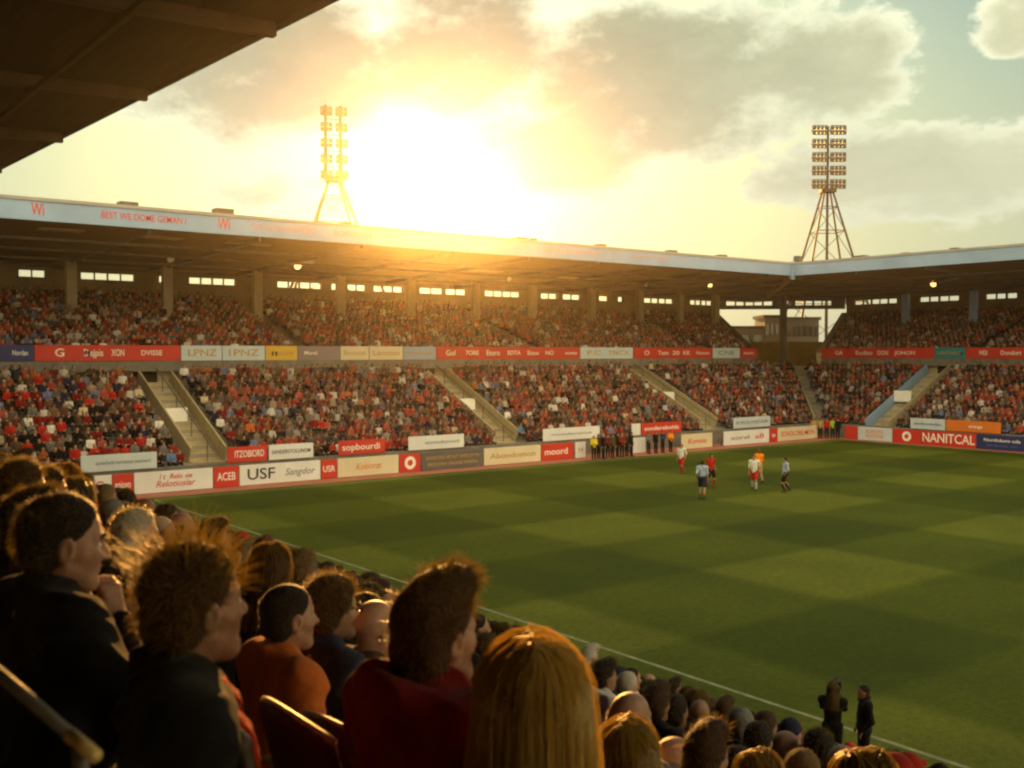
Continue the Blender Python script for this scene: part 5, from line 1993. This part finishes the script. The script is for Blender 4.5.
for a in [
    (675, 737, 4.7, 'balding grey-haired man at the lower edge, left of the dark brown head', 1, 'fringe', 'grey', 'brown', 2),
    (707, 720, 4.35, 'man with thick brown hair and one lit ear at the lower edge', 0, 'quiff', 'brown', 'black', 0),
    (657, 681, 7.0, 'brown-haired man in a dark coat, standing out above the bald man', 2, 'quiff', 'brown', 'black', 1),
    (676, 694, 7.6, 'dark-haired man right of the brown-haired one in the dark coat', 0, 'short', 'dark', 'brown', 1),
    (628, 671, 9.5, 'white-haired spectator above the bald man with the pale shirt', 0, 'short', 'white', 'grey', 2),
    (742, 707, 7.4, 'man with cropped greying hair in a dark coat near the bottom', 1, 'crop', 'grey', 'black', 0),
    (759, 720, 6.5, 'dark-haired man in a navy jacket, lower right', 2, 'short', 'dark', 'navy', 0),
    (766, 710, 8.3, 'brown-haired spectator right of the greying man', 0, 'short', 'brown', 'brown', 1),
    (786, 731, 7.0, 'bald man with a reddish scalp, lower right', 3, 'bald', 'grey', 'grey', 0),
    (820, 726, 6.9, 'curly dark-haired spectator near the bottom, below the photographers', 0, 'curly', 'dark', 'black', 1),
    (843, 745, 5.9, 'bald man with a pale shiny scalp at the lower right corner of the crowd', 0, 'bald', 'grey', 'black', 2),
    (803, 748, 5.0, 'fair-haired spectator whose crown shows at the bottom edge', 2, 'short', 'fair', 'brown', 0),
    (764, 754, 4.9, 'fair-haired spectator at the bottom edge, left of the other fair crown', 4, 'long', 'fair', 'brown', 0),
    (738, 745, 5.4, 'dark-haired spectator low between the bottom-edge heads', 1, 'short', 'dark', 'red', 0),
    (312, 592, 5.6, 'brown-haired head between the orange T-shirt and the curly-haired man', 1, 'short', 'brown', 'red', 1),
    (366, 590, 5.4, 'dark curly-haired spectator behind the bald man', 4, 'curly', 'dark', 'black', 1),
    (182, 513, 8.2, 'balding man above the spiky hair', 0, 'fringe', 'dark', 'brown', 0),
    (213, 517, 7.0, 'spectator with wavy hair showing above the spiky hair', 0, 'quiff', 'dark', 'black', 0),
]:
    generic_at(*a)

# ------------------------------------------------------------------ rails and seats among the nearest spectators
M_RAIL = mat('galvanised_rail', (0.42, 0.36, 0.24), 0.32, 0.2, 8, metal=0.6)
M_SEAT = mat('seat_plastic', (0.09, 0.009, 0.007), 0.4, 0.15, 4)
M_EDGE_SUNLIT = mat('seat_edge_and_sunlit_end', (0.50, 0.36, 0.14), 0.4, 0.15, 4)
A, B = at_depth(-40, 640, 1.75), at_depth(96, 757, 1.50)
root = tag(empty('handrail', (B.x, B.y, N_Z)), 'dark handrail with a painted sunlit end sloping across the lower left corner', 'handrail')
lo_ = lambda v: Vector((v.x - B.x, v.y - B.y, v.z - N_Z))
d_ = (B - A).normalized()
MB().tube([lo_(A), lo_(B - d_ * 0.07)], 0.010, 12).build('rail', M_STEEL, root, True)
MB().tube([lo_(B - d_ * 0.07), lo_(B)], 0.0112, 12).build('sunlit_end', M_EDGE_SUNLIT, root, True)  # sunlight on the rail's tip, put in as a pale colour
for t_ in (0.12, 0.9):
    v = lo_(A.lerp(B, t_))
    MB().tube([v, (v.x, v.y, 0.0)], 0.012, 10).build('post', M_STEEL, root, True)


def stadium_seat(loc, rz, label):
    root = tag(empty('stadium_seat', loc, rz), label, 'seat', 'folding seats in the near stand')
    f = Field((-0.35, -0.3, 0.3), (0.3, 0.3, 1.0), 0.012)
    for i in range(17):
        y0 = -0.19 + i * 0.38 / 16
        xb = -0.20 + 0.9 * y0 * y0
        f.cone((xb + 0.04, y0, 0.50), (xb - 0.045, y0, 0.86 - 0.8 * y0 * y0), 0.016, None, 0.03)
    v, q = f.mesh()
    put('backrest', v, q, M_SEAT, root)
    pts = []
    for i in range(13):
        y0 = -0.205 + i * 0.41 / 12
        pts.append((-0.245 + 0.9 * y0 * y0, y0, 0.875 - 0.8 * y0 * y0))
    MB().tube(pts, 0.011, 8).build('edge_trim', M_EDGE_SUNLIT, root, True)
    f = Field((-0.3, -0.3, 0.3), (0.35, 0.3, 0.6), 0.012)
    for i in range(17):
        y0 = -0.18 + i * 0.36 / 16
        f.cone((-0.12, y0, 0.43 + 0.5 * y0 * y0), (0.24, y0, 0.45 + 0.6 * y0 * y0), 0.014, None, 0.03)
    v, q = f.mesh()
    put('seat_pan', v, q, M_SEAT, root)
    for s in (-1, 1):
        MB().tube([(-0.16, s * 0.235, 0.0), (-0.17, s * 0.235, 0.45), (-0.235, s * 0.235, 0.66), (0.10, s * 0.235, 0.67)], 0.013, 8).build('arm_frame', M_RAIL, root, True)
    return root


for (px, py, D, rz, lab) in ((286, 712, 2.72, 0.0, 'red plastic seat with pale edge trim between the scarf man and the red hooded jacket'),
                             (330, 722, 3.05, 0.1, 'red plastic seat beside the legs of the man in the red hooded jacket')):
    P = at_depth(px, py, D)
    stadium_seat(P - Vector((-0.24, 0, 0.87)), rz, lab)
# ------------------------------------------------------------------ players, stewards and photographers
def standing_person(label, px, D, height, pose, hair_style, hair_col, top_col, bottom, facing, group, skin=0, shorts=False, sleeves='long', hh=0.012, hb=0.016, name='jacket', socks=None, z0=0.0, xy=None, shared={}):
    key = (str(pose), shorts, sleeves)
    if key not in shared:
        J = skeleton(pose)
        V, Q = body_mesh(J, pose, hh, hb)
        b = np_mesh('person', V, Q)
        t = np_mesh('top', *top_field(J, hb, 0.96, sleeves=sleeves, collar=True, hem=0.43, wr=0.008).mesh())
        l = np_mesh('legs', *trousers_field(J, hb, 'short' if shorts else 'long').mesh())
        sh = [np_mesh('shoe', *shoe_field(J, n, 0.014).mesh()) for n in 'LR']
        sk = []
        if shorts:
            for n in 'LR':
                f = Field(J['A' + n] + np.array([-0.2, -0.12, -0.1]), J['K' + n] + np.array([0.25, 0.12, 0.05]), 0.014)
                f.cone(J['K' + n] * 0.75 + J['A' + n] * 0.25, J['A' + n], 0.062, 0.045, 0.02)
                sk.append(np_mesh('sock', *f.mesh()))
        for me, m in [(b, M_SKIN), (t, M_CLOTH), (l, M_CLOTH)] + [(x, M_SHOE) for x in sh] + [(x, M_CLOTH) for x in sk]:
            me.materials.append(m)
            me.polygons.foreach_set('use_smooth', [True] * len(me.polygons))
        shared[key] = (J, b, t, l, sh, sk)
    J, b, t, l, sh, sk = shared[key]
    o = new_obj('person', b, None, SKINS[skin])
    tag(o, label, 'person', group)
    if xy is None:
        P = at_depth(px, 353, D)
        xy = (P.x, P.y)
    sc = height / 1.78
    low = min(J['AL'][2], J['AR'][2]) - 0.092
    o.location = (xy[0], xy[1], z0 - low * sc)
    o.rotation_euler = (0, 0, facing)
    o.scale = (sc,) * 3
    new_obj(name, t, o, CLOTH_COL[top_col])
    new_obj('shorts' if shorts else 'trousers', l, o, CLOTH_COL[bottom])
    for x in sh:
        new_obj('shoe', x, o)
    for x in sk:
        new_obj('sock', x, o, CLOTH_COL[socks or 'white'])
    if hair_style != 'bald':
        new_obj('hair', G_HAIRMESH[hair_style], o, HAIR_COL[hair_col], head_matrix(J))
    return o


CLOTH_COL['pale blue'] = (0.30, 0.38, 0.52)
CLOTH_COL['yellow'] = (0.62, 0.48, 0.02)
CLOTH_COL['lime'] = (0.30, 0.48, 0.06)
CLOTH_COL['bright orange'] = (0.75, 0.22, 0.01)
CLOTH_COL['tan'] = (0.36, 0.24, 0.10)
ST = lambda arms='down', legs='stand', lean=0.0, yaw=0.0: dict(kind='standing', arms=arms, legs=legs, lean=lean, yaw=yaw)
RUN, WALK, STAND = ST(('swing', 'swingf'), 'run', 0.12), ST(('swing', 'down'), 'walk', 0.04), ST('down', 'stand')
GPL = 'footballers on the pitch'
foot = lambda y: FPX * EYE / (y - 353.0) * 1.0
standing_person('footballer in white shirt and red shorts, furthest left of the players', 682, foot(474.5), 1.84, WALK, 'short', 'dark', 'white', 'red', R(200), GPL, 0, True, 'short', name='shirt', socks='red')
standing_person('footballer in pale blue shirt and dark shorts, nearest to the camera', 703, foot(499.5), 1.96, WALK, 'quiff', 'brown', 'pale blue', 'navy', R(40), GPL, 0, True, 'short', name='shirt', socks='brown')
standing_person('footballer in red shirt and dark shorts just behind the pale blue player', 711.5, foot(488.5), 1.88, WALK, 'short', 'dark', 'red', 'black', R(250), GPL, 1, True, 'short', name='shirt', socks='red')
standing_person('footballer in white shirt, red shorts and white socks', 755, foot(491), 1.92, WALK, 'short', 'dark', 'white', 'red', R(215), GPL, 0, True, 'short', name='shirt', socks='white')
standing_person('player in an orange top close behind the white-shirted footballer', 759.5, foot(484), 1.95, ST(('swing', 'swingf'), 'walk', 0.05), 'short', 'ginger', 'bright orange', 'tan', R(60), GPL, 0, True, 'long', name='shirt', socks='tan')
standing_person('footballer in pale blue shirt and black shorts, furthest right of the players', 786, foot(493), 1.86, ST('pocket', 'walk', 0.0), 'short', 'dark', 'pale blue', 'black', R(150), GPL, 0, True, 'short', name='shirt', socks='black')
GST = 'people standing by the boards of the long stand'
cols = ['yellow', 'brown', 'black', 'dark red', 'brown', 'black', 'dark red', 'brown', 'black']
for i, c in enumerate(cols):
    px = 594 + i * 4.7
    d = ray(px, 353)
    Yp = 51.7 + 0.25 * (i % 2)
    lab = 'steward in a yellow high-visibility top at the left end of the standing row' if i == 0 else \
        'person in %s standing %s from the left in the row beside the yellow steward' % (c, ['', 'second', 'third', 'fourth', 'fifth', 'sixth', 'seventh', 'eighth', 'ninth'][i])
    standing_person(lab, px, Yp / d.y, 1.66 + 0.05 * (i % 3), ST('down' if i % 3 else 'fold', 'stand', 0, 0.2 * (i % 3 - 1)), ['short', 'quiff', 'bald', 'crop'][i % 4], 'dark', c, 'black', R(250 + 20 * (i % 3)), GST, i % 3)
for px, c, lab in ((649, 'grey', 'person in grey by the boards right of the row of stewards'), (656, 'black', 'person in black beside the one in grey by the boards'),
                   (663, 'navy', 'person in navy by the boards, left of the orange bib'), (671, 'bright orange', 'person in a bright orange bib by the boards')):
    d = ray(px, 353)
    standing_person(lab, px, 52.2 / d.y, 1.62, ST('fold' if px % 2 else 'down', 'stand'), 'short', 'dark', c, 'black', R(265), GST, 0)
for px, c, lab in ((814.5, 'tan', 'person in a tan coat at the corner of the pitch, left of the group'), (821, 'tan', 'person in a tan coat second in the corner group'),
                   (827.5, 'red', 'person in red at the corner of the pitch beside the tan coats'), (833.5, 'lime', 'steward in a lime high-visibility top at the corner of the pitch'),
                   (838.5, 'black', 'person in black at the right end of the corner group')):
    standing_person(lab, px, 86.5 + (px % 3) * 0.3, 1.72, ST('down', 'stand'), 'short', 'dark', c, 'black', R(225), 'people at the far corner of the pitch', 0)
GPH = 'photographers beside the near touchline'
standing_person('photographer in black with dark hair raising a camera beside the near touchline', 836, 17.4, 1.63, ST('camera', 'stand', 0.03, 0.1), 'long', 'dark', 'black', 'black', R(30), GPH, 0)
standing_person('man in black suit and pale scarf standing beside the near touchline', 868, 17.3, 1.64, ST('pocket', 'stand'), 'short', 'dark', 'black', 'black', R(140), GPH, 0)
ph = bpy.context.scene.objects
cam_p = at_depth(836, 353, 17.4)
c_root = tag(empty('hand_camera', (cam_p.x + 0.25, cam_p.y + 0.10, 1.50), R(30)), 'black camera with long lens held up by the photographer', 'camera')
MB().box(-0.05, 0.05, -0.08, 0.08, -0.06, 0.06).build('camera_body', M_RUBBER, c_root, bevel=0.01)
MB().tube([(0.05, 0, 0), (0.16, 0, 0), (0.26, 0, 0)], [0.04, 0.045, 0.055], 12).build('lens', M_RUBBER, c_root)

# ------------------------------------------------------------------ the crowd
LOD_POSES = [SP(0.05, 'lap', 0.1), SP(0.15, 'clasp', -0.2), SP(0.02, 'fold', 0.2), SP(0.0, 'up', 0.0), SP(0.06, 'clap', 0.1), SP(0.1, ('lap', 'chin'), -0.3), SP(0.03, 'lap', -0.35)]


def lod_person(p, h, hair):
    """Whole seated person as one coarse surface; class per vertex: 0 cloth, 1 skin, 2 hair, 3 trousers."""
    J = skeleton(p)
    T = J['T']
    f = Field((-0.45, -0.5, 0.2), (0.72, 0.5, 1.55), h)
    f.ell(T(0.005, 0, 0.86), (0.128, 0.185, 0.20), 0.06)
    f.ell(T(0.015, 0, 0.64), (0.135, 0.17, 0.20), 0.06)
    hd, HR = J['head'], J['ROT']
    f.ell(hd + HR @ np.array([-0.005, 0, 0.02]), (0.105, 0.088, 0.125), 0.02, M=HR)
    f.cone(J['neck'], hd + np.array([-0.02, 0, -0.06]), 0.062, None, 0.03)
    for s, n in ((1, 'L'), (-1, 'R')):
        f.cone(T(-0.02, s * 0.05, 1.0), J['S' + n], 0.062, 0.068, 0.04)
        f.cone(J['S' + n], J['E' + n], 0.068, 0.056, 0.03)
        f.cone(J['E' + n], J['W' + n], 0.055, 0.045, 0.03)
        f.cone(J['W' + n], J['W' + n] + (J['W' + n] - J['E' + n]) * 0.3, 0.046, 0.04, 0.02)
        f.cone(J['H' + n], J['K' + n], 0.095, 0.075, 0.04)
        f.cone(J['K' + n], J['K' + n] * 0.5 + J['A' + n] * 0.5, 0.07, 0.06, 0.03)
    V, Q = f.mesh()
    q = (V - hd) @ HR
    cls = np.zeros(len(V), int)
    head = (np.linalg.norm(q / np.array([0.13, 0.11, 0.155]), axis=1) < 1.0) | (V[:, 2] > J['neck'][2] + 0.03) & (np.abs(q[:, 1]) < 0.10) & (np.abs(q[:, 0]) < 0.14)
    cls[head] = 1
    hr = head & ((q[:, 0] < 0.03 + 0.7 * (q[:, 2] - 0.02)) & (q[:, 2] > -0.04))
    if hair:
        cls[hr] = 2
    for n in 'LR':
        cls[np.linalg.norm(V - (J['W' + n] + (J['W' + n] - J['E' + n]) * 0.22), axis=1) < 0.085] = 1
    low = V[:, 2] < 0.60
    cls[low & (cls == 0)] = 3
    return V.astype(np.float32), Q, cls


LOD_FAR = [lod_person(p, 0.068, i != 4) for i, p in enumerate(LOD_POSES)]
LOD_MID = [lod_person(p, 0.036, i != 4) for i, p in enumerate(LOD_POSES)]
IND = {}
for i in range(len(LOD_POSES)):
    V, Q, cls = lod_person(LOD_POSES[i], 0.042, i != 4)
    me = np_mesh('person', V, Q)
    for m in (M_CLOTH, M_SKIN_FAR if 'M_SKIN_FAR' in globals() else mat('far_skin', (0.38, 0.21, 0.14), 0.6, 0.15, 3), mat('far_hair', (0.03, 0.016, 0.01), 0.7, 0.4, 3), mat('far_trousers', (0.025, 0.024, 0.026), 0.8, 0.3, 3)):
        me.materials.append(m)
    mi = np.sort(cls[Q], axis=1)[:, 1].astype(np.int32)
    if len(me.polygons) == len(mi):
        me.polygons.foreach_set('material_index', mi)
    me.polygons.foreach_set('use_smooth', [True] * len(me.polygons))
    IND[i] = me

FAN_COLS = ['red', 'dark red', 'black', 'navy', 'grey', 'white', 'blue', 'brown', 'orange', 'cream']
FAN_W = np.array([0.20, 0.15, 0.19, 0.09, 0.10, 0.09, 0.035, 0.11, 0.015, 0.02])
FAN_W = FAN_W / FAN_W.sum()
seats = []      # dict per spectator


def add_seat(x, y, z, yaw, stand, row, near):
    seats.append(dict(x=x, y=y, z=z, yaw=yaw, stand=stand, row=row, near=near, col=FAN_COLS[RNG.choice(len(FAN_COLS), p=FAN_W)], pose=int(RNG.choice(7, p=[.27, .18, .18, .0, .07, .14, .16] if near else [.25, .16, .16, .05, .10, .13, .15])),
                      hair=RNG.choice(['dark', 'brown', 'grey', 'fair', 'ginger', 'white', 'red'], p=[.45, .34, .055, .08, .03, .015, .03]), style=RNG.choice(['short', 'quiff', 'curly', 'long', 'fringe', 'beanie', 'cap', 'crop', 'bald'], p=[.29, .18, .13, .16, .04, .05, .05, .07, .03]),
                      skin=int(RNG.choice(5, p=[.34, .24, .26, .11, .05])), sc=RNG.uniform(0.93, 1.05)))


PITCH_ = 0.52
j = lambda s: RNG.normal(0, s)
for n in range(L_ROWS):
    a, b_, z = lower_profile(n)
    x = 3.0
    while x < MITRE(a) - 0.7:
        if RNG.random() < 0.955 and all(abs(x - ax) > 1.35 for ax in AISLES_MAIN):
            add_seat(x + j(.05), FY + a + 0.32 + j(.05), z - 0.04 + abs(j(.06)), -math.pi / 2 + j(.15), 'long', n, False)
        x += PITCH_
    y = 18.0
    while y < FY + a - 0.7:
        if RNG.random() < 0.955 and all(abs(y - ay) > 1.45 for ay in AISLES_RIGHT):
            add_seat(FX + a + 0.32 + j(.05), y + j(.05), z - 0.04 + abs(j(.06)), math.pi + j(.15), 'right', n, False)
        y += PITCH_
for n in range(U_ROWS):
    a, b_, z = upper_profile(n)
    x = 3.0
    while x < GAP_MAIN(a) - 0.5:
        if RNG.random() < 0.95 and not any(abs(x - ax - 10.5) < 0.75 for ax in AISLES_MAIN):
            add_seat(x + j(.05), FY + a + 0.32 + j(.05), z - 0.04 + abs(j(.06)), -math.pi / 2 + j(.15), 'long upper', n, False)
        x += PITCH_
    y = 18.0
    while y < GAP_RIGHT(a) - 0.5:
        if RNG.random() < 0.95 and abs(y - 46.5) > 0.6:
            add_seat(FX + a + 0.32 + j(.05), y + j(.05), z - 0.04 + abs(j(.06)), math.pi + j(.15), 'right upper', n, False)
        y += PITCH_
for n in range(0, 16):
    xh = N_X0 + 0.45 + N_DEP * n
    z = N_Z - N_RISE * n
    y = -6.0 + 0.2 * (n % 2)
    y0_ = {13: 17.0, 14: 24.0, 15: 31.0}.get(n, -6.0)
    y = max(y, y0_)
    while y < 49.5:
        yy, xx = y + j(.06), xh + j(.06)
        y += 0.53
        if RNG.random() > (0.95 if n < 13 else 0.85):
            continue
        q = Vector((xx, yy, z + 1.25))
        px, py, D = project(q) if q.dot(FW) > 0.3 else (0, 0, -1)
        if D < 3.0 and -300 < px < 1300:
            continue
        bad = False
        for (fx_, fy_, fpx, fpy, fD) in FG_HEADS:
            if (fx_ - xx) ** 2 + (fy_ - yy) ** 2 < 0.42 ** 2:
                bad = True
            if abs(px - fpx) < 0.17 * FPX / D and D < fD and py < fpy + 40:
                bad = True
        if D < 5.2 and px < 620 and py < 800:
            bad = True
        if D < 5.2 and px >= 620 and py < 768:
            bad = True
        if bad:
            continue
        add_seat(xx, yy, z + j(.035), j(.22) - 0.05, 'near', n, True)

# how much of each of them the photograph shows: a coarse depth-sorted mask
mask = np.zeros((768, 1024), bool)
fig = []
for s in seats:
    p = Vector((s['x'], s['y'], s['z'] + 1.16 * s['sc']))
    if (p - Vector((0, 0, EYE))).dot(FW) < 0.5:
        s['vis'] = 0
        s['D'] = -1
        continue
    px, py, D = project(p)
    s['px'], s['py'], s['D'] = px, py, D
    fig.append(s)
occl = [dict(px=h[2], py=h[3] + 0.13 * FPX / h[4], D=h[4], fixed=True) for h in FG_HEADS]
yy_, xx_ = np.mgrid[0:768, 0:1024]
for s in sorted(fig + occl, key=lambda t: t['D']):
    r = FPX / s['D']
    n = 0
    for (dx0, dx1, dy0, dy1) in ((-0.10, 0.10, -0.14, 0.13), (-0.26, 0.26, 0.13, 0.75)):
        x0, x1 = int(round(s['px'] + dx0 * r)), int(round(s['px'] + dx1 * r))
        y0, y1 = int(round(s['py'] + dy0 * r)), int(round(s['py'] + dy1 * r))
        x0, x1, y0, y1 = max(0, x0), min(1024, max(x1, x0 + 1)), max(0, y0), min(768, max(y1, y0 + 1))
        if x1 > x0 and y1 > y0:
            sub = mask[y0:y1, x0:x1]
            n += (~sub).sum()
            sub[:] = True
    s['vis'] = int(n)

cand = sorted([s for s in seats if s.get('vis', 0) > 0], key=lambda t: -t['vis'] * (6.0 if t['near'] else 1.0))
N_IND = 236
chosen = cand[:N_IND]
for s in chosen:
    s['ind'] = True

ORD = ['first', 'second', 'third', 'fourth', 'fifth', 'sixth', 'seventh', 'eighth', 'ninth', 'tenth', 'eleventh', 'twelfth', 'thirteenth', 'fourteenth', 'fifteenth', 'sixteenth', 'seventeenth', 'eighteenth', 'nineteenth', 'twentieth']


def nth(i):
    if i < 20:
        return ORD[i]
    tens = ['', '', 'twenty', 'thirty', 'forty', 'fifty', 'sixty', 'seventy'][(i + 1) // 10]
    r_ = (i + 1) % 10
    return (tens.replace('ty', 'tieth') if r_ == 0 else tens + '-' + ORD[r_ - 1])


HAIR_WORD = {'short': '%s-haired', 'quiff': 'tousled %s-haired', 'curly': 'curly %s-haired', 'long': 'long %s-haired', 'fringe': 'balding', 'beanie': 'beanie-wearing', 'cap': 'cap-wearing', 'crop': 'crop-haired', 'bald': 'bald'}
LAND = [(35, 'left edge'), (100, 'LSG board'), (172, 'red script board'), (225, 'ACEB board'), (280, 'USF board'), (367, 'Kokiorat board'), (410, 'round emblem'), (452, 'grey board'), (512, 'orange-lettered board'), (558, 'moord board'), (610, 'row of stewards'),
        (697, 'third stairway'), (747, 'corner banner'), (798, 'last pale board'), (875, 'oval-lettered board'), (908, 'white emblem board'), (950, 'NANITCAL board'), (1000, 'navy board')]
rows = {}
for s in chosen:
    rows.setdefault((s['stand'], s['row']), []).append(s)
for (stand, row), lst in rows.items():
    lst.sort(key=lambda t: t['px'])
    if stand == 'near':
        for i, s in enumerate(lst):
            hw_ = HAIR_WORD[s['style']]
            hw_ = hw_ % s['hair'] if '%s' in hw_ else hw_
            fr = 15 - row
            rw = 'front row' if fr == 0 else nth(fr) + ' row up'
            s['label'] = '%s spectator in %s, %s in near stand, %s from right' % (hw_, s['col'], rw, nth(len(lst) - 1 - i))
    else:
        by = {}
        for s in lst:
            by.setdefault(min(LAND, key=lambda t: abs(t[0] - s['px']))[1], []).append(s)
        for lm, l2 in by.items():
            for i, s in enumerate(l2):
                rw = 'front row' if row == 0 else nth(row) + ' row'
                s['label'] = '%s-topped far fan, %s %s, %s from left above the %s' % (s['col'], 'upper' if 'upper' in stand else 'lower', rw, nth(i), lm)
for s in chosen:
    loc = Vector((s['x'], s['y'], s['z']))
    if s['near']:
        gp = [0, 1, 2, 0, 4, 3, 4][s['pose']]
        hc = s['hair'] if s['hair'] != 'red' else 'ginger'
        generic_person(loc, s['yaw'], gp, s['style'], hc, s['col'], s['skin'], ['black', 'navy', 'brown', 'grey'][s['pose'] % 4], s['label'], 'spectators in the near stand', s['sc'],
                       cap_col=CLOTH_COL[['red', 'black', 'navy', 'dark red'][s['skin'] % 4]])
    else:
        o = new_obj('person', IND[s['pose']], None, CLOTH_COL[s['col']])
        o.location, o.rotation_euler, o.scale = loc, (0, 0, s['yaw']), (s['sc'],) * 3
        tag(o, s['label'], 'person', 'fans in the front of the far stands')

# everybody else: one mass
VV, QQ, CC, off = [], [], [], 0
for s in seats:
    if s.get('ind'):
        continue
    if s['near'] and (s['D'] < 4.5):
        continue
    lib = LOD_MID if s['near'] else LOD_FAR
    V, Q, cls = lib[s['pose']]
    c, n_ = math.cos(s['yaw']) * s['sc'], math.sin(s['yaw']) * s['sc']
    W = np.empty_like(V)
    W[:, 0] = V[:, 0] * c - V[:, 1] * n_ + s['x']
    W[:, 1] = V[:, 0] * n_ + V[:, 1] * c + s['y']
    W[:, 2] = V[:, 2] * s['sc'] + s['z']
    hc = HAIR_COL[s['hair']]
    pal = np.array([CLOTH_COL[s['col']], SKINS[s['skin']], hc, CLOTH_COL['black' if s['pose'] % 2 else 'navy']], np.float32)
    if not s['near']:
        pal[0] = pal[0] * 0.66 + np.array([0.055, 0.034, 0.022]) * RNG.uniform(0.3, 1.6)
    pal[0] *= RNG.uniform(0.45, 1.15)
    VV.append(W)
    QQ.append(Q + off)
    CC.append(pal[cls])
    off += len(V)
me = np_mesh('crowd', np.concatenate(VV), np.concatenate(QQ))
C = np.concatenate(CC)
ca = me.color_attributes.new('tone', 'FLOAT_COLOR', 'POINT')
ca.data.foreach_set('color', np.concatenate([C, np.ones((len(C), 1), np.float32)], 1).ravel())
m_, g_ = new_mat('crowd_tones')
o_ = g_.n('ShaderNodeOutputMaterial')
p_ = g_.n('ShaderNodeBsdfPrincipled')
a_ = g_.n('ShaderNodeVertexColor')
a_.layer_name = 'tone'
g_.l(a_.outputs[0], p_.inputs['Base Color'])
p_.inputs['Roughness'].default_value = 0.8
p_.inputs['Specular IOR Level'].default_value = 0.15
g_.l(p_.outputs[0], o_.inputs[0])
me.polygons.foreach_set('use_smooth', [True] * len(me.polygons))
tag(link('crowd', me, m_), kind='stuff')
print('SEATS', len(seats), 'VIS', len(cand), 'cut', chosen[-1]['vis'], 'near ind', sum(s['near'] for s in chosen))
